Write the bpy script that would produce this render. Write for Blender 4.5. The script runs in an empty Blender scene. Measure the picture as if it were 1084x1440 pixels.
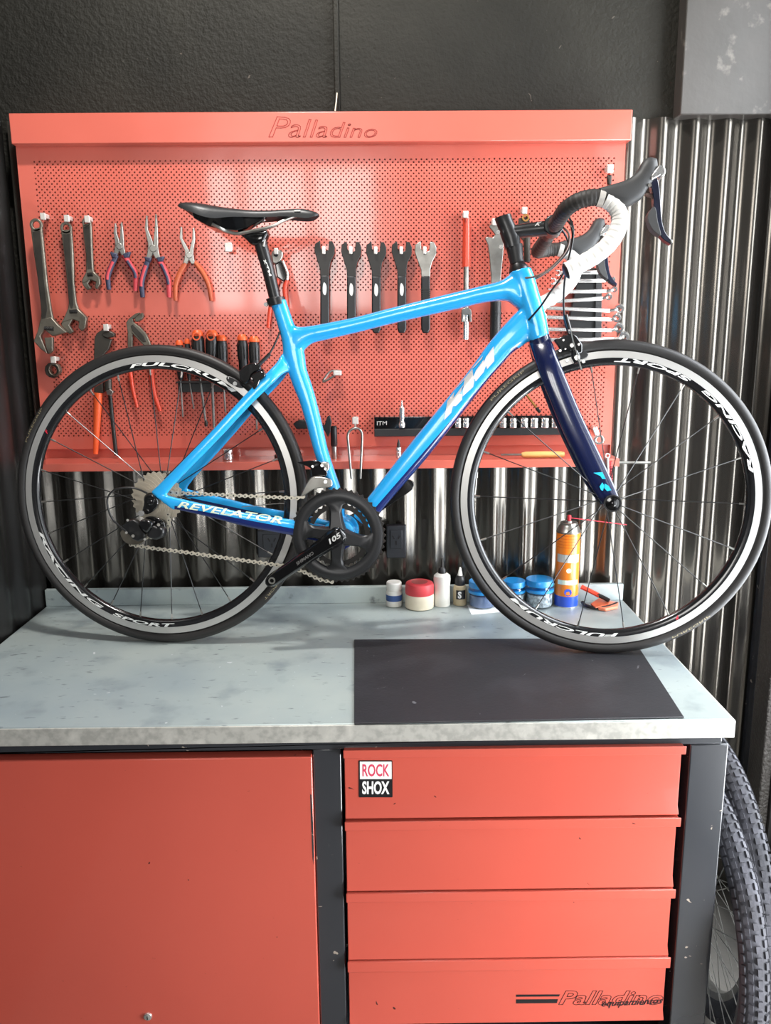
import bpy, bmesh, math, random
from mathutils import Vector, Matrix
random.seed(7)
SC = bpy.context.scene
COL = SC.collection
V = Vector
PI = math.pi

# ------------------------------------------------------------------ camera
ZB = 0.9                                    # height of the bench top
F_PX, PITCH, YAW, ROLL = 1150.56, 0.2082, 0.0079, -0.0082
CAM = V((0.0307, -1.3644, ZB + 0.6781))
_F = V((math.sin(YAW) * math.cos(PITCH), math.cos(YAW) * math.cos(PITCH), -math.sin(PITCH)))
_R = V((math.cos(YAW), -math.sin(YAW), 0.0))
_U = _R.cross(_F)
CR = _R * math.cos(ROLL) + _U * math.sin(ROLL)
CU = _U * math.cos(ROLL) - _R * math.sin(ROLL)
cam_d = bpy.data.cameras.new('camera')
cam = bpy.data.objects.new('camera', cam_d)
COL.objects.link(cam)
cam.matrix_world = Matrix(((CR.x, CU.x, -_F.x, CAM.x), (CR.y, CU.y, -_F.y, CAM.y), (CR.z, CU.z, -_F.z, CAM.z), (0, 0, 0, 1)))
cam_d.sensor_fit = 'VERTICAL'
cam_d.sensor_height = 36.0
cam_d.lens = F_PX / 1440 * 36.0
cam_d.clip_start = 0.05
SC.camera = cam

# ------------------------------------------------------------------ world, light, exposure
SC.view_settings.view_transform = 'Standard'
SC.view_settings.look = 'None'
SC.view_settings.exposure = 0.12
SC.view_settings.gamma = 1.0
SC.view_settings.use_curve_mapping = False
W = bpy.data.worlds.new('world')
SC.world = W
W.use_nodes = True
_bg = W.node_tree.nodes['Background']
_bg.inputs['Color'].default_value = (0.80, 0.90, 1.0, 1)
_bg.inputs['Strength'].default_value = 0.12

def area(name, loc, target, sx, sy, power, color=(1, 1, 1)):
    d = bpy.data.lights.new(name, 'AREA')
    d.shape = 'RECTANGLE'
    d.size, d.size_y, d.energy, d.color = sx, sy, power, color
    o = bpy.data.objects.new(name, d)
    COL.objects.link(o)
    o.location = loc
    o.rotation_euler = (V(target) - V(loc)).to_track_quat('-Z', 'Y').to_euler()
    return o
# daylight through the glazed side of the shop (right) and its open front (behind the camera)
area("window_daylight", (1.24, 0.18, 1.55), (0.0, 0.18, 1.55), 0.72, 2.2, 74, (0.98, 0.99, 1.0))
area("low_window_daylight", (1.24, -0.57, 0.47), (0.0, -0.57, 0.47), 0.62, 0.72, 50, (1.0, 0.985, 0.965))
area("far_window_daylight", (1.24, -0.55, 1.79), (0.0, -0.55, 1.79), 0.64, 1.8, 11, (1, 1, 1))
area("far_window_daylight", (1.24, -1.5, 1.5), (0.0, -1.5, 1.5), 1.1, 2.2, 22, (1, 1, 1))
for _x in (-1.45, -0.85, -0.25):
    area("shopfront_daylight", (_x, -4.95, 2.45), (_x + .2, 0.0, 1.2), 0.5, 1.2, 22, (1.0, 0.98, 0.95))
LAMP = V((-0.26, -0.06, 3.12))
area('ceiling_lamp_light', LAMP, LAMP - V((0, 0, 1)), 0.24, 0.10, 34, (1.0, 0.97, 0.93))

# ------------------------------------------------------------------ pixel -> world
def ray(px, py):
    return (_F + CR * ((px - 542) / F_PX) + CU * ((720 - py) / F_PX))
def hit(px, py, p0, n):
    d = ray(px, py)
    return CAM + d * ((p0 - CAM).dot(n) / d.dot(n))
def A(px, py, Y):
    return hit(px, py, V((0, Y, 0)), V((0, 1, 0)))
def T(px, py, z=ZB):
    return hit(px, py, V((0, 0, z)), V((0, 0, 1)))
def XP(px, py, X):
    return hit(px, py, V((X, 0, 0)), V((1, 0, 0)))

# ------------------------------------------------------------------ mesh helpers
ROOTLOC = {}
def spline(pts, n=6, closed=False):
    P = [V(p) if len(p) == 3 else V((p[0], p[1], 0)) for p in pts]
    out = []
    m = len(P)
    for i in range(m if closed else m - 1):
        g = (lambda k: P[k % m]) if closed else (lambda k: P[max(0, min(m - 1, k))])
        a, b, c, d = g(i - 1), g(i), g(i + 1), g(i + 2)
        for j in range(n):
            t = j / n
            out.append(0.5 * ((2 * b) + (c - a) * t + (2 * a - 5 * b + 4 * c - d) * t * t + (3 * b - a - 3 * c + d) * t ** 3))
    if not closed:
        out.append(P[-1].copy())
    if len(pts[0]) == 2:
        return [(p.x, p.y) for p in out]
    return out

class MB:
    def __init__(s):
        s.v, s.f, s.m = [], [], []
    def add(s, vs, fs, mat=0):
        o = len(s.v)
        s.v += [V(p) for p in vs]
        s.f += [tuple(i + o for i in f) for f in fs]
        s.m += [mat] * len(fs)
        return s
    def box(s, lo, hi, mat=0):
        x0, y0, z0 = lo
        x1, y1, z1 = hi
        return s.add([(x0, y0, z0), (x1, y0, z0), (x1, y1, z0), (x0, y1, z0), (x0, y0, z1), (x1, y0, z1), (x1, y1, z1), (x0, y1, z1)],
                     [(0, 3, 2, 1), (4, 5, 6, 7), (0, 1, 5, 4), (1, 2, 6, 5), (2, 3, 7, 6), (3, 0, 4, 7)], mat)
    def obox(s, c, u, v, w, mat=0):           # centre and three half-axis vectors
        c, u, v, w = V(c), V(u), V(v), V(w)
        P = [c + u * a + v * b + w * d for d in (-1, 1) for (a, b) in ((-1, -1), (1, -1), (1, 1), (-1, 1))]
        return s.add(P, [(0, 3, 2, 1), (4, 5, 6, 7), (0, 1, 5, 4), (1, 2, 6, 5), (2, 3, 7, 6), (3, 0, 4, 7)], mat)
    def loft(s, secs, caps=True, closed=True, mat=0):
        n = len(secs[0])
        vs = [p for q in secs for p in q]
        fs = []
        for i in range(len(secs) - 1):
            for j in range(n if closed else n - 1):
                k = (j + 1) % n
                fs.append((i * n + j, i * n + k, (i + 1) * n + k, (i + 1) * n + j))
        if caps:
            fs.append(tuple(range(n))[::-1])
            fs.append(tuple((len(secs) - 1) * n + j for j in range(n)))
        return s.add(vs, fs, mat)
    def tube(s, pts, r, n=8, caps=True, flat=None, mat=0):
        P = [V(p) for p in pts]
        R = r if isinstance(r, (list, tuple)) else [r] * len(P)
        if len(R) != len(P):
            R = [R[0] + (R[-1] - R[0]) * i / (len(P) - 1) for i in range(len(P))]
        t0 = (P[1] - P[0]).normalized()
        ref = V(flat) if flat else (V((0, 0, 1)) if abs(t0.z) < 0.9 else V((1, 0, 0)))
        u = (ref - t0 * ref.dot(t0)).normalized()
        secs = []
        for i, p in enumerate(P):
            t = (P[min(i + 1, len(P) - 1)] - P[max(i - 1, 0)]).normalized()
            u = (u - t * u.dot(t)).normalized()
            w = t.cross(u)
            secs.append([p + (u * math.cos(2 * PI * k / n) + w * math.sin(2 * PI * k / n)) * R[i] for k in range(n)])
        return s.loft(secs, caps, True, mat)
    def cyl(s, a, b, r, r2=None, n=16, mat=0):
        return s.tube([a, b], [r, r if r2 is None else r2], n, True, None, mat)
    def lathe(s, prof, base, axis=(0, 0, 1), n=24, closed=False, mat=0):
        axis = V(axis).normalized()
        base = V(base)
        ref = V((1, 0, 0)) if abs(axis.x) < 0.8 else V((0, 0, 1))
        u = (ref - axis * ref.dot(axis)).normalized()
        w = axis.cross(u)
        m = len(prof)
        vs, fs = [], []
        for k in range(n):
            a = 2 * PI * k / n
            d = u * math.cos(a) + w * math.sin(a)
            vs += [base + d * r + axis * h for r, h in prof]
        for k in range(n):
            q = (k + 1) % n
            for j in range(m if closed else m - 1):
                e = (j + 1) % m
                fs.append((k * m + j, q * m + j, q * m + e, k * m + e))
        if not closed:
            if prof[0][0] > 1e-5:
                fs.append(tuple(k * m for k in range(n))[::-1])
            if prof[-1][0] > 1e-5:
                fs.append(tuple(k * m + m - 1 for k in range(n)))
        return s.add(vs, fs, mat)
    def prism(s, pts, vec, mat=0):
        P = [V(p) for p in pts]
        vec = V(vec)
        n = len(P)
        return s.add(P + [p + vec for p in P], [tuple(range(n))[::-1], tuple(range(n, 2 * n))] + [(i, (i + 1) % n, (i + 1) % n + n, i + n) for i in range(n)], mat)
    def plate(s, pxs, Y, th, mat=0):          # outline seen on the plane y = Y, going back by th
        return s.prism([A(x, y, Y) for x, y in pxs], (0, th, 0), mat)
    def ball(s, c, r, n=10, mat=0, sc=(1, 1, 1)):
        prof = [(max(1e-6, math.sin(PI * i / n)), -math.cos(PI * i / n)) for i in range(n + 1)]
        c = V(c)
        b = MB().lathe(prof, (0, 0, 0), (0, 0, 1), n * 2)
        return s.add([c + V((p.x * r * sc[0], p.y * r * sc[1], p.z * r * sc[2])) for p in b.v], b.f, mat)
    def build(s, name, mats, parent=None, bevel=0, sharp=35, seg=2, smooth=True, keep=False):
        if not isinstance(mats, (list, tuple)):
            mats = [mats]
        if parent is None:
            xs = [p.x for p in s.v]; ys = [p.y for p in s.v]; zs = [p.z for p in s.v]
            loc = V(((min(xs) + max(xs)) / 2, (min(ys) + max(ys)) / 2, min(zs)))
        else:
            loc = ROOTLOC[parent.name]
        me = bpy.data.meshes.new(name)
        me.from_pydata([tuple(p - loc) for p in s.v], [], s.f)
        for m in mats:
            me.materials.append(m)
        me.polygons.foreach_set('material_index', s.m)
        if not keep:
            bm = bmesh.new(); bm.from_mesh(me)
            bmesh.ops.remove_doubles(bm, verts=bm.verts, dist=1e-6)
            bmesh.ops.recalc_face_normals(bm, faces=bm.faces)
            bm.to_mesh(me); bm.free()
        if smooth:
            me.polygons.foreach_set('use_smooth', [True] * len(me.polygons))
            me.set_sharp_from_angle(angle=math.radians(sharp))
        o = bpy.data.objects.new(name, me)
        COL.objects.link(o)
        if parent is None:
            o.location = loc
        else:
            o.parent = parent
        ROOTLOC[o.name] = loc
        if bevel:
            b = o.modifiers.new('bevel', 'BEVEL')
            b.width, b.segments, b.limit_method, b.angle_limit = bevel, seg, 'ANGLE', math.radians(40)
            b.harden_normals = False
        return o

def tag(o, label, cat, group=None):
    o['label'] = label
    o['category'] = cat
    if group:
        o['group'] = group
    return o
def struct(o, label=None):
    o['kind'] = 'structure'
    if label:
        o['label'] = label
    return o
def thing(name, label, cat, loc, group=None):
    o = bpy.data.objects.new(name, None)
    o.empty_display_size = 0.05
    COL.objects.link(o)
    o.location = loc
    ROOTLOC[o.name] = V(loc)
    return tag(o, label, cat, group)

_tc = {}
def text2d(s, shear=0.0, bold=0.0, space=1.0, res=3):
    k = (s, shear, bold, space)
    if k not in _tc:
        c = bpy.data.curves.new('lettering', 'FONT')
        c.body, c.shear, c.offset, c.space_character, c.resolution_u = s, shear, bold, space, res
        o = bpy.data.objects.new('lettering', c)
        COL.objects.link(o)
        me = bpy.data.meshes.new_from_object(o.evaluated_get(bpy.context.evaluated_depsgraph_get()))
        vs = [(v.co.x, v.co.y) for v in me.vertices]
        fs = [tuple(p.vertices) for p in me.polygons]
        bpy.data.objects.remove(o); bpy.data.meshes.remove(me); bpy.data.curves.remove(c)
        x0 = min(v[0] for v in vs); x1 = max(v[0] for v in vs)
        y0 = min(v[1] for v in vs); y1 = max(v[1] for v in vs)
        _tc[k] = ([((x - x0) / (x1 - x0), (y - y0) / (y1 - y0)) for x, y in vs], fs)
    return _tc[k]
def put_text(mb, s, fn, mat=0, **kw):          # fn maps (0..1, 0..1) to a world point
    vs, fs = text2d(s, **kw)
    mb.add([fn(a, b) for a, b in vs], fs, mat)
def quad_fn(p00, p10, p01):
    p00, p10, p01 = V(p00), V(p10), V(p01)
    return lambda a, b: p00 + (p10 - p00) * a + (p01 - p00) * b
def outline_text(s, shear=0.0, bold=0.0):      # closed outlines of the letters, 0..1
    vs, fs = text2d(s, shear, bold)
    cnt = {}
    for f in fs:
        for i in range(len(f)):
            e = (f[i], f[(i + 1) % len(f)])
            cnt[tuple(sorted(e))] = cnt.get(tuple(sorted(e)), 0) + 1
    return vs, [e for e, n in cnt.items() if n == 1]

# ------------------------------------------------------------------ materials
def mat(name, col, rough=0.5, metal=0.0, coat=0.0, noise=None, bump=None, spec=0.5, scratch=None, trans=0.0, alpha=1.0, emis=0.0, coat_rough=0.05):
    """noise=(scale, second colour, low, high); bump=(scale, strength, distance); scratch=(scale, colour, threshold)"""
    m = bpy.data.materials.new(name)
    m.use_nodes = True
    nt = m.node_tree
    b = nt.nodes['Principled BSDF']
    c4 = (*col, 1)
    b.inputs['Base Color'].default_value = c4
    b.inputs['Roughness'].default_value = rough
    b.inputs['Metallic'].default_value = metal
    b.inputs['Coat Weight'].default_value = coat
    b.inputs['Coat Roughness'].default_value = coat_rough
    b.inputs['Specular IOR Level'].default_value = spec
    b.inputs['Transmission Weight'].default_value = trans
    b.inputs['Alpha'].default_value = alpha
    if emis:
        b.inputs['Emission Color'].default_value = c4
        b.inputs['Emission Strength'].default_value = emis
    L = nt.links.new
    tc = nt.nodes.new('ShaderNodeTexCoord')
    src = None
    def ramp(fac, lo, hi):
        r = nt.nodes.new('ShaderNodeMapRange')
        r.inputs['From Min'].default_value = lo
        r.inputs['From Max'].default_value = hi
        L(fac, r.inputs['Value'])
        return r.outputs['Result']
    def mix(fac, a, bcol):
        x = nt.nodes.new('ShaderNodeMix')
        x.data_type = 'RGBA'
        L(fac, x.inputs['Factor'])
        if a is None:
            x.inputs['A'].default_value = c4
        else:
            L(a, x.inputs['A'])
        x.inputs['B'].default_value = (*bcol, 1)
        return x.outputs['Result']
    def ntex(scale, detail=5, stretch=None, dist=0):
        n = nt.nodes.new('ShaderNodeTexNoise')
        n.inputs['Scale'].default_value = scale
        n.inputs['Detail'].default_value = detail
        n.inputs['Distortion'].default_value = dist
        if stretch:
            mp = nt.nodes.new('ShaderNodeMapping')
            mp.inputs['Scale'].default_value = stretch
            L(tc.outputs['Object'], mp.inputs['Vector'])
            L(mp.outputs['Vector'], n.inputs['Vector'])
        else:
            L(tc.outputs['Object'], n.inputs['Vector'])
        return n.outputs['Fac']
    if noise:
        nl = noise if isinstance(noise, list) else [noise]
        for q in nl:
            src = mix(ramp(ntex(q[0], stretch=q[4] if len(q) > 4 else None), q[2], q[3]), src, q[1])
    if scratch:
        for q in (scratch if isinstance(scratch, list) else [scratch]):
            src = mix(ramp(ntex(q[0], 2, q[3] if len(q) > 3 else None, 0.6), q[2], q[2] + 0.015), src, q[1])
    if src is not None:
        L(src, b.inputs['Base Color'])
    if bump:
        bn = nt.nodes.new('ShaderNodeBump')
        bn.inputs['Strength'].default_value = bump[1]
        bn.inputs['Distance'].default_value = bump[2]
        L(ntex(bump[0], bump[3] if len(bump) > 3 else 4), bn.inputs['Height'])
        L(bn.outputs['Normal'], b.inputs['Normal'])
    return m
M = {}
def srgb(r, g, b):
    f = lambda c: (c / 255 / 12.92) if c / 255 <= 0.04045 else ((c / 255 + 0.055) / 1.055) ** 2.4
    return (f(r), f(g), f(b))
M['red_paint'] = mat('red_paint', srgb(204, 101, 85), 0.28, coat=0.7, coat_rough=.07, bump=(7, 0.10, 0.02, 2), noise=(1.5, srgb(199, 96, 80), .3, .8))
M['red_cabinet'] = mat('red_cabinet', srgb(190, 82, 67), 0.30, coat=0.35, bump=(5, 0.05, 0.02, 2), noise=(2.2, srgb(182, 77, 63), .35, .75),
                       scratch=[(38, srgb(60, 22, 18), .765), (90, srgb(120, 44, 34), .775, (1, 1, 3))])
M['red_inside'] = mat('red_inside', srgb(120, 26, 20), 0.6)
M['engrave'] = mat('engraved_red', srgb(150, 44, 32), 0.5)
M['black_frame'] = mat('black_frame_paint', srgb(44, 46, 50), 0.25, coat=0.5, bump=(14, 0.04, 0.01, 2), scratch=[(55, srgb(150, 140, 128), .735), (22, srgb(165, 155, 140), .765, (1, 1, 5))])
M['zinc'] = mat('galvanised_steel', srgb(168, 177, 173), 0.38, 0.15, noise=[(3.0, srgb(142, 154, 158), .35, .7), (9, srgb(126, 136, 140), .54, .72), (34, srgb(92, 98, 100), .64, .78, (1, 2.2, 1))], scratch=[(70, srgb(200, 205, 205), .74)], bump=(24, 0.03, 0.004))
M['zinc_edge'] = mat('galvanised_spangle', srgb(190, 188, 180), 0.34, 0.3, noise=[(70, srgb(168, 166, 159), .42, .62), (22, srgb(212, 209, 200), .55, .72)], bump=(40, 0.06, 0.004))
M['corrugated'] = mat('gloss_black_corrugated_metal', srgb(98, 94, 88), 0.20, 0.85, noise=(3, srgb(90, 86, 80), .4, .8), bump=(6, 0.05, 0.01, 3))
M['black_panel'] = mat('black_ribbed_panel', srgb(22, 21, 20), 0.38, coat=0.25, coat_rough=.25, noise=(3, srgb(28, 27, 25), .4, .8), bump=(6, 0.05, 0.01, 3))
M['plaster'] = mat('black_plaster', srgb(27, 26, 22), 0.65, spec=.2, bump=(110, 0.4, 0.010, 5), noise=(2.5, srgb(50, 48, 42), .35, .8), scratch=(60, srgb(84, 78, 70), .75))
M['beam'] = mat('dark_grey_sheet', srgb(70, 66, 62), 0.5, noise=[(5, srgb(60, 57, 53), .4, .7), (25, srgb(120, 114, 106), .62, .78)], bump=(18, 0.15, 0.01))
M['dark_wall'] = mat('dark_wall', srgb(40, 38, 36), 0.6)
M['rough_pillar'] = mat('rough_black_pillar', srgb(64, 60, 56), 0.55, bump=(120, 0.8, 0.01, 5))
M['concrete'] = mat('concrete_floor', srgb(110, 106, 100), 0.6, noise=(4, srgb(86, 84, 80), .4, .7), bump=(30, .2, .01))
M['ceiling'] = mat('ceiling_paint', srgb(120, 118, 112), 0.8, bump=(20, .1, .01))
M['mat_rubber'] = mat('black_rubber_mat', srgb(34, 34, 38), 0.5, bump=(160, 0.25, 0.002), noise=(8, srgb(48, 48, 52), .5, .75), scratch=(45, srgb(95, 95, 98), .74))
M['tyre'] = mat('tyre_rubber', srgb(34, 32, 31), 0.5, bump=(400, 0.2, 0.001))
M['knob_tyre'] = mat('dusty_tyre_rubber', srgb(50, 50, 55), 0.8, noise=(20, srgb(72, 72, 79), .4, .7), bump=(200, .3, .002))
M['rim_alu'] = mat('brake_track_aluminium', srgb(196, 194, 190), 0.32, 0.6)
M['rim_black'] = mat('black_rim', srgb(22, 22, 24), 0.2, coat=0.6)
M['white_print'] = mat('white_print', srgb(236, 236, 232), 0.4)
M['silver_print'] = mat('silver_print', srgb(205, 204, 200), 0.35, 0.25)
M['tan_print'] = mat('tan_print', srgb(150, 138, 110), 0.6)
M['red_print'] = mat('red_print', srgb(214, 40, 60), 0.4)
M['pink_print'] = mat('raspberry_print', srgb(205, 62, 92), 0.4)
M['black_print'] = mat('black_print', srgb(22, 22, 24), 0.35)
M['cyan_print'] = mat('cyan_print', srgb(30, 190, 226), 0.35)
M['cream_print'] = mat('cream_print', srgb(222, 232, 206), 0.35)
M['chrome'] = mat('chrome', srgb(222, 220, 216), 0.22, 0.85)
M['steel'] = mat('brushed_steel', srgb(170, 168, 162), 0.32, 0.9, noise=(30, srgb(140, 137, 130), .4, .7))
M['tool_steel'] = mat('worn_tool_steel', srgb(128, 122, 110), 0.38, 0.75, noise=(25, srgb(92, 86, 76), .4, .7), bump=(80, .1, .002))
M['dark_steel'] = mat('dark_tool_steel', srgb(66, 62, 56), 0.42, 0.5, noise=(25, srgb(48, 45, 41), .4, .7))
M['gun_metal'] = mat('black_oxide_steel', srgb(46, 44, 42), 0.4, 0.4)
M['cassette'] = mat('nickel_cogs', srgb(204, 194, 176), 0.34, 0.5)
M['chain'] = mat('nickel_chain', srgb(212, 205, 188), 0.32, 0.45)
M['chain_pin'] = mat('dark_chain_pin', srgb(70, 66, 60), 0.4, 0.4)
M['black_plastic'] = mat('black_plastic', srgb(28, 28, 29), 0.42)
M['black_gloss'] = mat('gloss_black', srgb(14, 14, 15), 0.14, coat=0.7)
M['black_satin'] = mat('satin_black_alloy', srgb(24, 24, 25), 0.34, coat=0.15)
M['crank'] = mat('dark_grey_anodised', srgb(42, 42, 43), 0.36, 0.3)
M['hood'] = mat('grey_black_rubber_hood', srgb(58, 58, 58), 0.55, bump=(300, .15, .001))
M['white_tape'] = mat('white_bar_tape', srgb(232, 230, 224), 0.6, noise=(30, srgb(214, 210, 202), .4, .8), bump=(40, .25, .004))
M['black_tape'] = mat('black_bar_tape', srgb(44, 41, 38), 0.6, bump=(40, .25, .004))
M['cable'] = mat('black_cable_housing', srgb(22, 22, 23), 0.35)
M['grey_cable'] = mat('grey_brown_cable', srgb(104, 84, 76), 0.4)
M['saddle'] = mat('black_saddle_cover', srgb(34, 35, 36), 0.42, bump=(150, .1, .002))
M['red_plastic'] = mat('red_dipped_plastic', srgb(206, 66, 42), 0.4, coat=.2)
M['orange_plastic'] = mat('orange_dipped_plastic', srgb(186, 88, 52), 0.45, noise=(20, srgb(166, 74, 44), .4, .7))
M['pink_plastic'] = mat('faded_red_plastic', srgb(196, 66, 74), 0.5)
M['navy_plastic'] = mat('navy_plastic', srgb(52, 54, 76), 0.5)
M['bright_orange'] = mat('orange_handle_cap', srgb(228, 92, 44), 0.4)
M['hook'] = mat('white_clear_hook', srgb(206, 200, 192), 0.3, 0.25)
M['white_plastic'] = mat('white_plastic', srgb(226, 224, 216), 0.45, noise=(14, srgb(210, 204, 190), .45, .8))
M['cream_plastic'] = mat('cream_plastic', srgb(214, 204, 182), 0.5, noise=(9, srgb(196, 184, 160), .45, .75))
M['lid_red'] = mat('raspberry_red_lid', srgb(206, 66, 72), 0.45)
M['label_blue'] = mat('blue_label', srgb(56, 84, 140), 0.4)
M['lid_blue'] = mat('sky_blue_lid', srgb(36, 138, 206), 0.35, coat=.3)
M['clear'] = mat('clear_jar_plastic', (0.95, 0.97, 1.0), 0.05, trans=0.95)
M['screws'] = mat('zinc_screws', srgb(226, 228, 232), 0.4, 0.3, bump=(160, .6, .002), noise=(140, srgb(120, 122, 128), .4, .65))
M['screws_dark'] = mat('dark_parts', srgb(96, 112, 150), 0.4, 0.2, bump=(160, .6, .002))
M['paper'] = mat('white_paper', srgb(232, 234, 236), 0.8)
M['can_orange'] = mat('orange_can_print', srgb(236, 128, 34), 0.3, coat=.4)
M['can_blue'] = mat('blue_can_print', srgb(44, 82, 196), 0.3, coat=.4)
M['glue_brown'] = mat('beige_bottle', srgb(176, 160, 128), 0.4)
M['outlet'] = mat('charcoal_outlet_plastic', srgb(46, 48, 52), 0.4)
M['outlet_dark'] = mat('outlet_slot', srgb(10, 10, 11), 0.6)
M['wood'] = mat('pale_wood', srgb(206, 160, 92), 0.5, noise=(10, srgb(178, 130, 70), .4, .7, (1, 8, 8)))
M['brass'] = mat('brass', srgb(190, 140, 80), 0.35, 0.8)
M['window_frame'] = mat('grey_window_frame', srgb(96, 98, 98), 0.4, 0.3)
M['blue_plastic'] = mat('navy_lever_plastic', srgb(22, 26, 44), 0.25, coat=.3)

def glass_pane(name, tint=(0.96, 0.98, 1.0)):
    m = bpy.data.materials.new(name)
    m.use_nodes = True
    nt = m.node_tree
    nt.nodes.clear()
    o = nt.nodes.new('ShaderNodeOutputMaterial')
    mx = nt.nodes.new('ShaderNodeMixShader')
    t = nt.nodes.new('ShaderNodeBsdfTransparent')
    t.inputs['Color'].default_value = (*tint, 1)
    g = nt.nodes.new('ShaderNodeBsdfGlossy')
    g.inputs['Roughness'].default_value = 0.03
    mx.inputs[0].default_value = 0.06
    nt.links.new(t.outputs[0], mx.inputs[1])
    nt.links.new(g.outputs[0], mx.inputs[2])
    nt.links.new(mx.outputs[0], o.inputs[0])
    return m
M['pane'] = glass_pane('window_glass')
M['clear'] = glass_pane('clear_jar_plastic', (0.94, 0.97, 0.98))
# ------------------------------------------------------------------ the setting
XL, XRB, D = -0.8441, 0.6699, 0.6937           # bench left, right, back
YW = 0.752                                     # face of the plastered back wall
ZT = A(905, 165, 0.735).z                      # top of the corrugated sheets
XC = 1.06                                      # right wall
def corrugated(p0, du, length, nrm, z0, z1, amp=0.009, period=0.0785, phase=0.0, per=18):
    """sine sheet starting at p0, running along du; crests reach p0 + nrm*amp"""
    n = int(length / period * per)
    p0, du, nrm = V(p0), V(du), V(nrm)
    prof = [p0 + du * (length * i / n) + nrm * (amp * math.sin(2 * PI * (length * i / n / period + phase))) for i in range(n + 1)]
    back = [p - nrm * 0.0008 for p in prof[::-1]]
    return MB().prism([V((p.x, p.y, z0)) for p in prof + back], (0, 0, z1 - z0))

o = MB().box((-3.2, -5.0, -0.08), (3.2, 1.2, 0.0)).build('floor', M['concrete']); struct(o)
o = MB().box((-3.2, -5.0, 3.25), (3.2, 1.2, 3.33)).build('ceiling', M['ceiling']); struct(o)
wb = MB().box((XL - 0.12, YW, 0), (XC + 0.3, YW + 0.12, 3.25)).build('wall_back', M['plaster'])
struct(wb, 'rough black plastered back wall above the pegboard')
mb = corrugated((XL + 0.001, YW - 0.0112, 0), (1, 0, 0), 1.875, (0, -1, 0), 0.01, ZT, phase=0.33)
o = mb.build('corrugated_cladding', M['corrugated'], wb, sharp=60)
# cable channel running down the plaster
pt = A(473, 60, YW)
mb = MB().box((pt.x - 0.007, YW - 0.012, ZT - 0.05), (pt.x + 0.006, YW - 0.0005, 3.25))
o = mb.build('cable_channel', M['plaster'], wb, 0.003)
pw = A(473, 150, YW - .02)
o = MB().tube([pw + V((.002, 0, .03)), pw + V((0, -.004, .01)), pw + V((-.003, -.01, -.012))], .0016, 6).build('cable_end', M['cream_plastic'], wb)
wl = MB().box((XL - 0.14, -1.9, 0), (XL - 0.021, YW, 3.25)).build('wall_left', M['plaster'])
struct(wl, 'black side wall left of the bench')
mb = corrugated((XL - 0.0105, -1.2, 0), (0, 1, 0), YW + 1.2 - 0.022, (1, 0, 0), 0.01, ZT + .01, phase=0.1, amp=.006, period=.105)
mb.build('corrugated_cladding', M['black_panel'], wl, sharp=60)
# smooth dark sheet box over the cladding, top right
pb = A(961, 80, 0.70)
o = MB().box((pb.x, 0.70, A(1000, 161, 0.70).z), (XC + .02, YW - 0.0005, 3.25)).build('trim_1', M['beam'], bevel=.003)
struct(o, 'smooth dark grey sheet boxing above the corrugated wall')
# right wall: corner post, rough pillar, then the glazed side of the shop
px0 = XP(1062, 900, XC)
YP0 = 0.585                                    # pillar spans YP0..YP1
wr = MB()
wr.box((XC, YP0, 0), (XC + 0.2, YW, 3.25))
wr.box((XC, -5.0, 2.75), (XC + 0.2, YP0, 3.25))
wr.box((XC, -5.0, 0), (XC + 0.2, -2.1, 2.75))
wr.box((XC, -0.9, 0), (XC + 0.2, -0.2, 0.08))
wr.box((XC, -0.2, 0), (XC + 0.2, YP0, 0.24))
wr.box((XC, -2.1, 0), (XC + 0.2, -0.9, 0.36))
wr = wr.build('wall_right', M['dark_wall']); struct(wr, 'dark wall right of the bench around the shop windows')
o = MB().box((XC - 0.028, YP0 + .01, 0), (XC - .0005, 0.675, 3.2)).build('trim_2', M['rough_pillar'], bevel=.004); struct(o, 'rough black pillar beside the window')
o = MB().box((XC - 0.02, 0.69, 0), (XC - .0005, 0.735, 3.2)).build('trim_3', M['black_frame'], bevel=.002); struct(o, 'thin black corner post')
def window(nm, lab, y0, y1, z0, z1, f=.035):
    w = MB()
    w.box((XC + .02, y1 - f, z0), (XC + .10, y1, z1)); w.box((XC + .02, y0, z0), (XC + .10, y0 + f, z1))
    w.box((XC + .02, y0 + f, z0), (XC + .10, y1 - f, z0 + f)); w.box((XC + .02, y0 + f, z1 - f), (XC + .10, y1 - f, z1))
    wn = w.build(nm, M['window_frame'], bevel=.004); struct(wn, lab)
    MB().box((XC + .056, y0 + f, z0 + f), (XC + .062, y1 - f, z1 - f)).build('pane', M['pane'], wn)
window('window_1', 'tall grey framed shop window on the right', -.2, YP0, .24, 2.75)
window('window_2', 'low glazed panel right of the bench front', -.9, -.2, .08, .87)
window('window_3', 'upper glazed panel above the low panel', -.9, -.2, .87, 2.75)
window('window_4', 'wide shop window nearer the street', -2.1, -.9, .36, 2.75)
# front of the shop behind the camera, with its opening
fw = MB()
fw.box((-2.6, -5.1, 0), (0.2, -5.0, 1.8)); fw.box((-2.6, -5.1, 3.1), (XC + .2, -5.0, 3.25)); fw.box((-2.6, -5.1, 1.8), (-1.75, -5.0, 3.1)); fw.box((.05, -5.1, 1.8), (.2, -5.0, 3.1)); fw.box((.2, -5.1, 2.5), (XC + .2, -5.0, 3.1))
fw.box((-2.7, -5.1, 0), (-2.6, -1.8, 3.25)); fw.box((-2.6, -1.9, 0), (XL - .14, -1.8, 3.25))
struct(fw.build('wall_front', M['dark_wall']))
# ceiling lamp
lt = thing('ceiling_lamp', 'white ceiling lamp above the bench', 'lamp', LAMP + V((0, 0, .02)))
MB().box(LAMP + V((-.30, -.12, .02)), LAMP + V((.30, .12, .129))).build('housing', M['white_plastic'], lt, .004)

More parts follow.
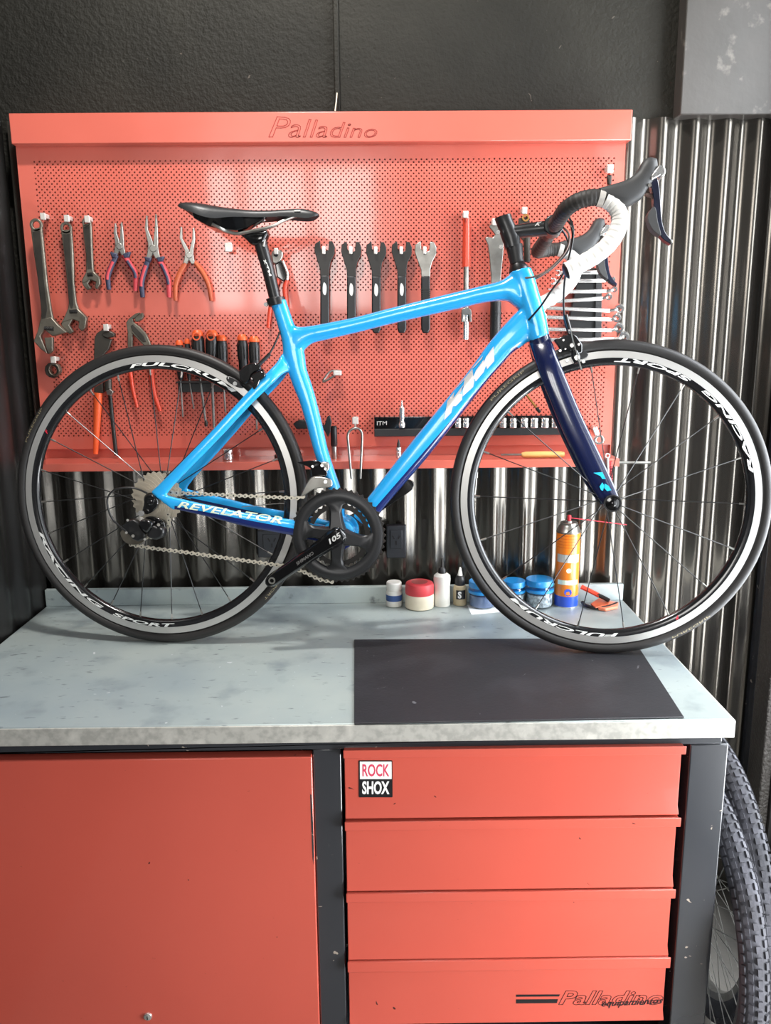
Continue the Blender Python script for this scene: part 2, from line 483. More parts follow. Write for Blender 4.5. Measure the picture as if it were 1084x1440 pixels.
# ------------------------------------------------------------------ workbench
wbench = thing('workbench', 'red and black steel workbench with drawers and galvanised top', 'workbench', (-.087, .35, 0))
TH = 0.034
top = MB().box((XL, 0, ZB - TH), (XRB, D, ZB)).build('worktop', [M['zinc']], wbench, .003)
# front edge skirt has a spangled zinc look
MB().box((XL, -.0022, ZB - TH - .001), (XRB + .0015, .002, ZB - .0015)).build('front_edge', M['zinc_edge'], top, .001)
MB().box((XRB - .001, 0.002, ZB - TH - .001), (XRB + .0015, D, ZB - .0015)).build('side_edge', M['zinc_edge'], top, .0006)
hs = A(400, 826, D).z
MB().box((XL, D - .003, ZB), (XRB, D + .012, hs)).build('backsplash', M['zinc'], top, .001)
YF = 0.02                                      # cabinet face
fr = MB()
ztop = ZB - TH - .0012
def zf(px, py, Y=YF): return A(px, py, Y).z
zr = zf(700, 1049)
fr.box((XL + .01, YF - .004, zr), (XRB - .012, YF + .05, ztop))                # top rail
xd0, xd1 = A(441, 1100, YF).x, A(480.5, 1100, YF).x
fr.box((xd0, YF - .004, .08), (xd1, YF + .05, zr))                             # divider
xp0, xp1 = A(966, 1100, YF).x, A(1020, 1100, YF - .004).x
fr.box((xp0, YF - .004, 0), (xp1, YF + .06, zr))                               # right post
fr.box((XL + .01, YF - .004, 0), (XL + .05, YF + .06, zr))
fr.box((XL + .05, YF - .004, .05), (xp0, YF + .05, .13))                       # bottom rail
frame = fr.build('frame', M['black_frame'], wbench, .0025)
MB().box((XL + .012, D - .04, .05), (XRB - .02, D - .02, ztop)).build('back_panel', M['black_frame'], wbench)
MB().box((xp1 - .012, YF + .06, .06), (xp1 - .002, D - .045, ztop)).build('side_panel', M['black_frame'], wbench)
MB().box((XL + .012, YF + .07, .10), (xp1 - .014, D - .045, .12)).build('bottom_panel', M['black_frame'], wbench)
# door
xdl = XL + .055
zd1 = zf(200, 1062)
dm = MB().box((xdl, YF - .014, .14), (xd0 - .001, YF + .012, zd1))
door = dm.build('door', M['red_cabinet'], wbench, .002)
cpn = MB().prism([A(x, y, YF - .0143) for x, y in ((436.2, 1117), (438.2, 1118), (440.4, 1160), (441.4, 1204), (440.6, 1216), (439.4, 1206), (437.6, 1160))], (0, .0004, 0))
cpn.build('paint_chip', M['black_frame'], door, smooth=False)
lk = A(208, 1429, YF - .014)
m = MB().lathe([(0.0, -.004), (.004, -.0045), (.0075, -.003), (.0085, 0), (.0085, .008)], lk, (0, 1, 0), 20)
m.box(lk + V((-.0008, -.0052, -.004)), lk + V((.0008, -.004, .004)), 1)
m.build('lock', [M['chrome'], M['black_print']], door)
# drawers
dw = [(1050.5, 1061.5, 1138, 1148), (1151, 1163, 1237, 1249.5), (1251.5, 1263.5, 1335.5, 1346), (1347, 1361, 1426, 1437)]
xl0, xl1 = A(484, 1056, YF).x, A(963.5, 1056, YF - .012).x
drawers = []
for i, (a, b, c, d) in enumerate(dw):
    za, zb_, zc, zd = [zf(720, q, YF - .01) for q in (a, b, c, d)]
    m = MB()
    yf = YF - .004
    # body face recessed between a folded lip above and a sloping fold below
    sec = [(yf - .010, za), (yf - .010, zb_), (yf - .0005, zb_ - .001), (yf - .0005, zc), (yf - .008, zd + .002), (yf - .008, zd), (yf + .03, zd), (yf + .03, za)]
    m.prism([V((xl0, y, z)) for y, z in sec], (xl1 - xl0 - .0035, 0, 0))
    dr = m.build('drawer', M['red_cabinet'], wbench, .0012)
    MB().box((xl0 - .001, yf - .0125, zb_), (xl1, yf - .0102, za + .0006)).build('lip', M['red_cabinet'], dr, .0008)
    MB().box((xl0 + .01, YF + .035, zd + .01), (xl1 - .01, D - .06, za - .02)).build('tray', M['black_frame'], dr)
    drawers.append((dr, yf))
# sticker with two fields of lettering
dr, yf = drawers[0]
def SQ(x0, y0, x1, y1, Y): return A(x0, y0, Y), A(x1, y0, Y), A(x1, y1, Y), A(x0, y1, Y)
st = MB()
ys = yf - .0012
q = [A(x, y, ys) for x, y in ((505, 1069.5), (551, 1069.5), (551.7, 1070.3), (552, 1120.5), (551, 1121.3), (505.2, 1121.3), (504.4, 1120.5), (504.2, 1070.3))]
st.prism(q, (0, .0006, 0), 0)
st.prism([A(x, y, ys - .0003) for x, y in ((506, 1071), (550.5, 1071), (550.7, 1095.6), (506.2, 1095.6))], (0, .0003, 0), 1)
put_text(st, 'ROCK', quad_fn(A(509.5, 1092, ys - .0005), A(547.5, 1092, ys - .0005), A(509.5, 1074.5, ys - .0005)), 2, bold=.02)
put_text(st, 'SHOX', quad_fn(A(509.2, 1117, ys - .0005), A(547.5, 1117, ys - .0005), A(509.2, 1098.5, ys - .0005)), 1, bold=.035)
s = st.build('sticker', [M['black_print'], M['white_print'], M['pink_print']], dr, keep=True, smooth=False)
s['label'] = 'square black and white sticker reading ROCK SHOX'
# printed name on the lowest drawer
dr, yf = drawers[3]
yt = yf - .0009
lg = MB()
for y0, y1, xa, xb in ((1398.7, 1401.8, 725.5, 787.5), (1405.4, 1411.2, 725.5, 784.5)):
    lg.add(SQ(xa, y0, xb, y1, yt)[:0] or [A(xa, y0, yt), A(xb, y0 - .3, yt), A(xb - 1.5, y1 - .5, yt), A(xa, y1, yt)], [(0, 1, 2, 3)])
def outl(mb, s, fn, w, mat=0, **kw):
    vs, es = outline_text(s, **kw)
    for a, b in es:
        p, q = fn(*vs[a]), fn(*vs[b])
        d = (q - p)
        if d.length < 1e-7: continue
        t = d.normalized(); nn = V((0, 1, 0)).cross(t) * w
        e = t * w * .8
        mb.add([p - e + nn, q + e + nn, q + e - nn, p - e - nn], [(0, 1, 2, 3)], mat)
outl(lg, 'Palladino', quad_fn(A(785.5, 1413, yt), A(932, 1413, yt), A(785.5, 1393.5, yt)), .00062, shear=.35, bold=.02)
put_text(lg, 'equipamientos', quad_fn(A(846, 1418.5, yt - .0004), A(932, 1414, yt - .0004), A(846, 1407.5, yt - .0004)), shear=.4, bold=.01)
s = lg.build('printed_name', M['black_print'], dr, keep=True, smooth=False)
s['label'] = 'black print reading Palladino equipamientos with two bars'
# rubber mat
mm = MB().prism([T(x, y, ZB + .0035) for x, y in ((498, 899), (890, 897), (962, 1008), (498, 1017))], (0, 0, -.0033))
o = mm.build('rubber_mat', M['mat_rubber'], None, .0012)
tag(o, 'black rubber mat lying on the galvanised bench top', 'mat')

# ------------------------------------------------------------------ tool board
YPB = D - .001
PLx, PRx, HLx, HRx = -0.8108, 0.6193, -0.809, 0.624
board = thing('tool_board', 'red perforated steel tool board on the black wall', 'tool board', (-.095, .70, 1.28))
zh1 = A(450, 156.5, .665).z; zh2 = A(450, 200, .665).z
hd = MB().box((HLx, .665, zh2), (HRx, .730, zh1))
header = hd.build('header', M['red_paint'], board, .002)
# engraved name: fine grooves, letters shrinking to the right
g = MB()
def hfn(a, b):
    k = 1.0 - .42 * a
    sz = A(378, 193, .665); ez = A(530, 193.5, .665); tz = A(378, 163, .665)
    return V((sz.x + (ez.x - sz.x) * a, .6644, sz.z + (ez.z - sz.z) * a + (tz.z - sz.z) * b * k))
vs, es = text2d('Palladino', .28, -.0)[0], None
outl(g, 'Palladino', lambda a, b: hfn(a ** .86, b), .0007, shear=.3, bold=-.012)
s = g.build('engraved_name', M['engrave'], header, keep=True, smooth=False)
s['label'] = 'outlined letters reading Palladino'
# perforated sheet: diamond cells with an eight-sided hole each
def perforated(x0, x1, z0, z1, p, r, y):
    nx = int(round((x1 - x0) / p)); nz = int(round((z1 - z0) / p))
    px_, pz = (x1 - x0) / nx, (z1 - z0) / nz
    vs, fs = [], []
    idx = {}
    def vid(i, j):                             # corner lattice in half steps
        k = (i, j)
        if k not in idx:
            idx[k] = len(vs); vs.append((x0 + i * px_ / 4, y, z0 + j * pz / 4))
        return idx[k]
    # holes at (i*p, j*p) and the centres; diamond corners half a pitch away
    for a in range(0, 2 * nx + 1):
        for b in range(0, 2 * nz + 1):
            if (a + b) % 2: continue
            cx, cz = x0 + a * px_ / 2, z0 + b * pz / 2
            if a in (0, 2 * nx) or b in (0, 2 * nz):
                # half cell at the border, left solid
                A_, B_ = 2 * a, 2 * b
                c = vid(A_, B_)
                ring = [(2, 0), (0, 2), (-2, 0), (0, -2)]
                for k in range(4):
                    e, f = ring[k], ring[(k + 1) % 4]
                    if all(0 <= A_ + q[0] <= 4 * nx and 0 <= B_ + q[1] <= 4 * nz for q in (e, f)):
                        fs.append((c, vid(A_ + e[0], B_ + e[1]), vid(A_ + (e[0] + f[0]) // 2, B_ + (e[1] + f[1]) // 2), vid(A_ + f[0], B_ + f[1])))
                continue
            A_, B_ = 2 * a, 2 * b
            out = [(2, 0), (1, 1), (0, 2), (-1, 1), (-2, 0), (-1, -1), (0, -2), (1, -1)]
            o_ = [vid(A_ + q[0], B_ + q[1]) for q in out]
            i0 = len(vs)
            for k in range(8):
                an = PI / 4 * k
                vs.append((cx + r * math.cos(an), y, cz + r * math.sin(an)))
            for k in range(8):
                vs.append((vs[i0 + k][0], y + .0035, vs[i0 + k][2]))
            for k in range(8):
                n2 = (k + 1) % 8
                fs.append((o_[k], o_[n2], i0 + n2, i0 + k))
                fs.append((i0 + k, i0 + n2, i0 + 8 + n2, i0 + 8 + k))
    return vs, fs
xh0, xh1 = A(44, 224, YPB).x, A(867, 224, YPB).x
za, zb1 = A(450, 221, YPB).z, A(450, 412, YPB).z
zc1, zd1_ = A(450, 439, YPB).z, A(450, 613, YPB).z
pp = .01225
m = MB()
for (u, l) in ((za, zb1), (zc1, zd1_)):
    v_, f_ = perforated(xh0, xh1, l, u, pp, .0021, YPB)
    m.add(v_, f_)
zlow = A(450, 628, YPB).z
m.add([(PLx, YPB, zh2 + .001), (PRx, YPB, zh2 + .001), (PRx, YPB, zlow), (PLx, YPB, zlow),
       (xh0, YPB, za), (xh1, YPB, za), (xh1, YPB, zd1_), (xh0, YPB, zd1_)], [(0, 1, 5, 4), (1, 2, 6, 5), (2, 3, 7, 6), (3, 0, 4, 7)])
m.add([(xh0, YPB, zb1), (xh1, YPB, zb1), (xh1, YPB, zc1), (xh0, YPB, zc1)], [(0, 1, 2, 3)])
sheet = m.build('perforated_panel', M['red_paint'], board, keep=True, smooth=False)
MB().box((PLx + .002, YPB + .006, zlow), (PRx - .002, YPB + .008, zh2)).build('backing', M['red_inside'], board)
pass
for x0 in (PLx, PRx - .0015):
    MB().box((x0, YPB + .0003, zlow - .04), (x0 + .0015, .730, zh2 + .001)).build('side_flange', M['red_paint'], board)

# tray under the holes: floor, lip and back
zl1, zl0 = A(450, 649, .60).z, A(450, 660, .60).z
PB2 = A(860, 640, .6)
tr = MB().box((PLx + .005, .602, zl1 - .0015), (PRx - .004, YPB + .02, zl1))
tr.box((PLx + .005, .6, zl0), (PRx - .004, .6018, zl1))
tr.box((PLx, YPB + .012, zl0), (PRx, YPB + .014, zlow + .002))
tr.box((PLx, YPB, zlow - .0015), (PRx, YPB + .0135, zlow - .0002))
tray = tr.build('tray', M['red_paint'], board, .0006)
ZTR = zl1 + .0003                              # tray floor
# ------------------------------------------------------------------ road bicycle
PSI, LEAN, STEER, WR = -0.1051, 0.0752, -0.0087, 0.3362
RC = V((-0.462, 0.4215, ZB + .0002))                       # rear contact
class Plane:
    def __init__(s, p, ang, lean):
        s.p = V(p)
        s.e = V((math.cos(ang), math.sin(ang), 0))
        n = V((-math.sin(ang), math.cos(ang), 0))
        s.up = V((0, 0, 1)) * math.cos(lean) + n * math.sin(lean)
        s.n = n * math.cos(lean) - V((0, 0, 1)) * math.sin(lean)
    def __call__(s, px, py, off=0.0):
        return hit(px, py, s.p + s.n * off, s.n)
    def mir(s, q):
        return q - s.n * (2 * (q - s.p).dot(s.n))
BK = Plane(RC, PSI, LEAN)
FCON = RC + BK.e * 0.983 + V((0, 0, .0034))
SK = Plane(FCON, PSI + STEER, LEAN)
bike = thing('road_bicycle', 'sky blue and navy road bicycle standing on the workbench', 'bicycle', (RC + FCON) / 2)

def loft_edges(mb, P, st, n=20, ex=2.4, mirror=False, mat=0):
    """st: (edge pixel, edge pixel, half width, offset)"""
    secs = []
    for a, b, w, off in st:
        pa, pb = P(a[0], a[1], off), P(b[0], b[1], off)
        c, u = (pa + pb) / 2, (pa - pb) / 2
        sec = []
        for k in range(n):
            t = 2 * PI * k / n
            cs, sn = math.cos(t), math.sin(t)
            q = c + u * (math.copysign(abs(cs) ** (2 / ex), cs)) + P.n * (w * math.copysign(abs(sn) ** (2 / ex), sn))
            sec.append(P.mir(q) if mirror else q)
        secs.append(sec)
    return mb.loft(secs, mat=mat)
def dense(st, n=4):
    """interpolate stations smoothly"""
    flat = [V((a[0], a[1], 0)) for a, b, w, o in st], [V((b[0], b[1], 0)) for a, b, w, o in st], [V((w, o, 0)) for a, b, w, o in st]
    r = [spline([tuple(q) for q in f], n) for f in flat]
    return [((a.x, a.y), (b.x, b.y), c.x, c.y) for a, b, c in zip(*r)]

BBC = BK(475, 753, -.050) + BK.n * .050
RA = RC + BK.up * WR                                        # rear axle centre
FA = FCON + SK.up * WR
fm = MB()
loft_edges(fm, BK, dense([((404, 452), (406, 512), .016, 0), ((414, 458), (419, 502), .018, 0), ((424, 459.5), (430, 490), .018, 0), ((434, 458.5), (440, 482.5), .018, 0), ((450, 456), (456, 478.5), .018, 0), ((500, 446), (505, 467), .018, 0),
    ((554, 432), (559, 453.5), .018, 0), ((640, 411), (645.5, 434), .019, 0), ((673, 403), (679, 426), .020, 0), ((702, 395.5), (710, 423), .021, 0), ((714, 388), (722, 430), .022, 0), ((726, 382), (734, 440), .022, 0)]))
loft_edges(fm, BK, dense([((716, 383.5), (746, 376), .021, 0), ((718.5, 394), (751.5, 389), .023, 0), ((724, 412), (757, 408), .024, 0), ((731, 432), (763.5, 430), .026, 0), ((737, 456), (768.5, 450), .028, 0), ((743, 482), (772, 470), .029, 0)]))
DT = dense([((497, 724), (521, 742), .024, 0), ((519.4, 696.7), (540.6, 713.4), .026, 0), ((578, 622), (601, 643), .025, 0), ((628, 560.6), (651.6, 579), .024, 0), ((663, 516), (686.6, 534.5), .024, 0), ((680, 492), (707, 512), .024, 0), ((693, 475), (720.5, 497), .024, 0), ((708, 458), (736, 486), .024, 0), ((720, 445), (748, 475), .023, 0), ((727, 438), (756, 466), .022, 0), ((737, 430), (764, 456), .019, 0)])
loft_edges(fm, BK, DT, ex=3.0)
ST = dense([((379, 426), (401.5, 420), .016, 0), ((384, 437), (405.5, 432), .0165, 0), ((391, 460), (413, 454), .017, 0), ((397, 482), (422, 476), .018, 0), ((399, 504), (428.5, 498), .018, 0), ((405, 522), (431, 518), .017, 0), ((413, 545), (438.5, 541), .016, 0), ((421.5, 566), (444, 560), .016, 0), ((432, 601), (452.6, 595), .016, 0), ((443, 640), (461, 632), .017, 0), ((455, 670), (471, 664), .018, 0), ((463, 692), (479, 688), .019, 0), ((470, 730), (486, 726), .02, 0)])
loft_edges(fm, BK, ST)
fm.cyl(BBC - BK.n * .041, BBC + BK.n * .041, .035, n=32)
SS = dense([((396, 498), (408, 522), .010, -.008), ((388, 511), (398, 526), .010, -.018), ((373.5, 526), (385, 538), .009, -.030), ((340, 560), (351, 571), .008, -.038), ((301.5, 602), (312, 613), .008, -.048), ((265.6, 639), (276, 650), .008, -.057), ((232, 673), (243, 684), .007, -.063), ((213, 691), (230, 703), .006, -.066)])
CS = dense([((213, 693), (240, 714), .006, -.066), ((228, 695), (244, 717), .0065, -.066), ((253, 701), (250, 717), .007, -.065), ((300, 711.5), (297, 728), .0075, -.062), ((350, 722), (347, 741), .008, -.056), ((408, 730), (405, 752), .009, -.046), ((440, 735), (438, 760), .010, -.034), ((465, 740), (463, 764), .012, -.025)])
for mi in (False, True):
    loft_edges(fm, BK, SS, ex=2.6, mirror=mi)
    loft_edges(fm, BK, CS, ex=3.0, mirror=mi)
# seat stay bridge
fm.cyl(BK(374, 532, -.032), BK.mir(BK(374, 532, -.032)), .008)

def line_mat(name, base, second, a, b, lo, hi, **kw):
    """paint with a second colour beyond the line a-b of the bike plane, between two stations lo..hi along it"""
    m = mat(name, base, **kw)
    nt = m.node_tree
    L = nt.links.new
    g = nt.nodes.new('ShaderNodeNewGeometry')
    org = a
    t = (b - a).normalized()
    nn = BK.n.cross(t)
    def dist(vec, off):
        s1 = nt.nodes.new('ShaderNodeVectorMath'); s1.operation = 'DOT_PRODUCT'
        L(g.outputs['Position'], s1.inputs[0]); s1.inputs[1].default_value = vec
        s2 = nt.nodes.new('ShaderNodeMath'); s2.operation = 'SUBTRACT'
        L(s1.outputs['Value'], s2.inputs[0]); s2.inputs[1].default_value = vec.dot(org) + off
        return s2.outputs[0]
    def step(x, gt=True):
        q = nt.nodes.new('ShaderNodeMath'); q.operation = 'GREATER_THAN' if gt else 'LESS_THAN'
        L(x, q.inputs[0]); q.inputs[1].default_value = 0
        return q.outputs[0]
    def mul(x, y):
        q = nt.nodes.new('ShaderNodeMath'); q.operation = 'MULTIPLY'
        L(x, q.inputs[0]); L(y, q.inputs[1])
        return q.outputs[0]
    def add(x, y):
        q = nt.nodes.new('ShaderNodeMath'); q.operation = 'MAXIMUM'
        L(x, q.inputs[0]); L(y, q.inputs[1])
        return q.outputs[0]
    return m, nt, L, dist, step, mul, add
BLUE, NAVY = srgb(40, 163, 228), srgb(22, 36, 92)
pa, pb = BK(530.5, 710.5, 0), BK(694, 521.7, 0)
m, nt, L, dist, step, mul, add = line_mat('blue_navy_frame_paint', BLUE, NAVY, pa, pb, 0, 1, rough=0.22, coat=0.6)
t = (pb - pa).normalized(); nn = BK.n.cross(t)
if nn.dot(BK(640, 620, 0) - pa) < 0: nn = -nn               # towards the underside
k1 = mul(step(dist(nn, 0.0), True), step(dist(t, (BK(727, 489, 0) - pa).dot(t)), False))
k1 = mul(k1, step(dist(t, -.012), True))
# navy underside of the chain stays
ca, cb = BK(247, 710.5, -.064), BK(408, 741.5, -.047)
t2 = (cb - ca).normalized(); n2 = BK.n.cross(t2)
if n2.dot(V((0, 0, -1))) < 0: n2 = -n2
s2 = nt.nodes.new('ShaderNodeVectorMath')
k2 = mul(step(dist(n2, (ca - pa).dot(n2)), True), mul(step(dist(t2, (ca - pa).dot(t2)), True), step(dist(t, -.010), False)))
mx = nt.nodes.new('ShaderNodeMix'); mx.data_type = 'RGBA'
mx.inputs['A'].default_value = (*BLUE, 1); mx.inputs['B'].default_value = (*NAVY, 1)
L(add(k1, k2), mx.inputs['Factor'])
L(mx.outputs['Result'], nt.nodes['Principled BSDF'].inputs['Base Color'])
M['frame_paint'] = m
tmp = fm.build('frame_source', M['frame_paint'], bike)
rm = tmp.modifiers.new('remesh', 'REMESH'); rm.mode = 'VOXEL'; rm.voxel_size = .0024; rm.use_smooth_shade = True
sm = tmp.modifiers.new('smooth', 'SMOOTH'); sm.iterations = 6; sm.factor = .5
dg = bpy.context.evaluated_depsgraph_get()
me = bpy.data.meshes.new_from_object(tmp.evaluated_get(dg))
bpy.data.objects.remove(tmp)
frame_o = bpy.data.objects.new('frame', me); COL.objects.link(frame_o); frame_o.parent = bike; ROOTLOC[frame_o.name] = ROOTLOC[bike.name]
me.polygons.foreach_set('use_smooth', [True] * len(me.polygons))

# lettering on the down tube (traced block letters) laid on the tube's near side
_tcache = {}
def on_tube(px, py, st, extra=.0009, ex=3.0):
    """point on the near flank of a lofted tube under the pixel"""
    k = id(st)
    if k not in _tcache:
        L_ = []
        for (a, b, w, o), (a2, b2, w2, o2) in zip(st[:-1], st[1:]):
            for f in (0, .5):
                oo = o + (o2 - o) * f
                A_ = BK(a[0] + (a2[0] - a[0]) * f, a[1] + (a2[1] - a[1]) * f, oo)
                B_ = BK(b[0] + (b2[0] - b[0]) * f, b[1] + (b2[1] - b[1]) * f, oo)
                A_ -= BK.n * oo; B_ -= BK.n * oo
                ax = A_ - B_
                L_.append((B_.dot(BK.e), B_.dot(BK.up), ax.dot(BK.e), ax.dot(BK.up), w + (w2 - w) * f, oo))
        _tcache[k] = L_
    off = st[len(st) // 2][3]
    for it in range(3):
        q = BK(px, py, off)
        qe, qu = q.dot(BK.e), q.dot(BK.up)
        bd = 1e9
        for be, bu, ae, au, w, o in _tcache[k]:
            s = ((qe - be) * ae + (qu - bu) * au) / (ae * ae + au * au)
            s = 0 if s < 0 else 1 if s > 1 else s
            dd = (qe - be - ae * s) ** 2 + (qu - bu - au * s) ** 2
            if dd < bd:
                bd = dd; v = 2 * s - 1; ww = w; oo = o
        off = oo - ww * max(0, 1 - abs(v) ** ex) ** (1 / ex) - extra
    return BK(px, py, off)
def split_tris(vs, fs, L_):
    vs = list(vs); out = []
    st_ = []
    for f in fs:
        for k in range(1, len(f) - 1):
            st_.append((f[0], f[k], f[k + 1]))
    mid = {}
    def mp(a, b):
        k = (min(a, b), max(a, b))
        if k not in mid:
            mid[k] = len(vs); vs.append(((vs[a][0] + vs[b][0]) / 2, (vs[a][1] + vs[b][1]) / 2))
        return mid[k]
    while st_:
        t_ = st_.pop()
        e = [(math.hypot(vs[t_[i]][0] - vs[t_[(i + 1) % 3]][0], vs[t_[i]][1] - vs[t_[(i + 1) % 3]][1]), i) for i in range(3)]
        l_, i = max(e)
        if l_ < L_:
            out.append(t_); continue
        a, b, c = t_[i], t_[(i + 1) % 3], t_[(i + 2) % 3]
        m_ = mp(a, b)
        st_ += [(a, m_, c), (m_, b, c)]
    return vs, out
def fine2d(poly, L_):
    bm = bmesh.new()
    bm.faces.new([bm.verts.new((x, -y, 0)) for x, y in poly])
    bmesh.ops.triangulate(bm, faces=bm.faces[:])
    bm.verts.index_update()
    vs = [(v.co.x, -v.co.y) for v in bm.verts]
    fs = [tuple(v.index for v in f.verts) for f in bm.faces]
    bm.free()
    return split_tris(vs, fs, L_)
def z1(x, y): return 600 + x / 9.033, 480 + y / 9.033
KTM = [
    [(262, 760), (350, 645), (338, 722), (470, 545), (420, 668), (450, 670), (448, 742), (370, 822), (330, 822), (312, 905), (222, 1000)],
    [(350, 622), (580, 350), (600, 520), (590, 580), (455, 700), (478, 482), (440, 530)],
    [(575, 500), (625, 370), (722, 235), (725, 270), (752, 200), (850, 62), (858, 250), (768, 352), (752, 305), (722, 392), (622, 510), (608, 470)],
    [(560, 360), (712, 185), (700, 222), (608, 322)],
]
lm = MB()
for poly in KTM:
    vs, fs = fine2d([z1(*q) for q in poly], 4)
    lm.add([on_tube(x, y, DT) for x, y in vs], fs)
s = lm.build('frame_lettering', M['silver_print'], frame_o, keep=True, smooth=False)
s['label'] = 'silver KTM lettering on the down tube'
lm = MB()
def rev(a, b):
    x = 249 + a * 148; yb = 713.5 + a * 24.0; return on_tube(x, yb - b * (9.0 + 2.0 * a), CS, .0012)
vs, fs = text2d('REVELATOR', .35, .02)
vs, fs = split_tris(vs, fs, .012)
lm.add([rev(a, b) for a, b in vs], fs)
s = lm.build('chainstay_lettering', M['cream_print'], frame_o, keep=True, smooth=False)
s['label'] = 'cream REVELATOR lettering on the chain stay'

# ---- fork
fk = MB()
FS = dense([((744, 483), (772.5, 473), .012, -.010), ((748, 496), (777, 483), .014, -.022), ((754, 514), (783, 500), .012, -.036), ((763, 538), (793, 524), .010, -.044), ((787, 597), (818, 584), .009, -.049), ((806, 637), (837, 624), .009, -.051), ((826, 677), (856, 665), .008, -.052), ((842, 702), (868, 693), .007, -.052), ((850, 713), (871, 706), .0065, -.052)])
for mi in (False, True):
    loft_edges(fk, SK, FS, ex=2.3, mirror=mi)
loft_edges(fk, SK, [((741, 479), (771.5, 468), .027, 0), ((744, 484), (773, 474), .028, 0), ((747, 494), (776, 482), .03, 0), ((750, 505), (778, 492), .03, 0)])
FEC = FA
for sg in (-1, 1):
    fk.cyl(FEC + SK.n * (sg * .0465), FEC + SK.n * (sg * .056), .0145, n=24)
fork = fk.build('fork', mat('navy_fork_paint', srgb(14, 23, 60), .2, coat=.7), bike, sharp=60)
# cyan marks near the tip
cm = MB()
def z4(x, y): return 720 + x / 5.162, 540 + y / 5.164
for poly in ([(590, 645), (655, 640), (680, 690), (655, 690), (640, 668)], [(635, 745), (655, 715), (668, 735), (660, 775), (645, 770)], [(672, 722), (700, 740), (720, 770), (690, 778), (668, 755)]):
    cm.prism([SK(*z4(*q), -.0615) for q in poly], SK.n * .0006)
s = cm.build('fork_mark', M['cyan_print'], fork, smooth=False); s['label'] = 'cyan printed marks on the fork tip'

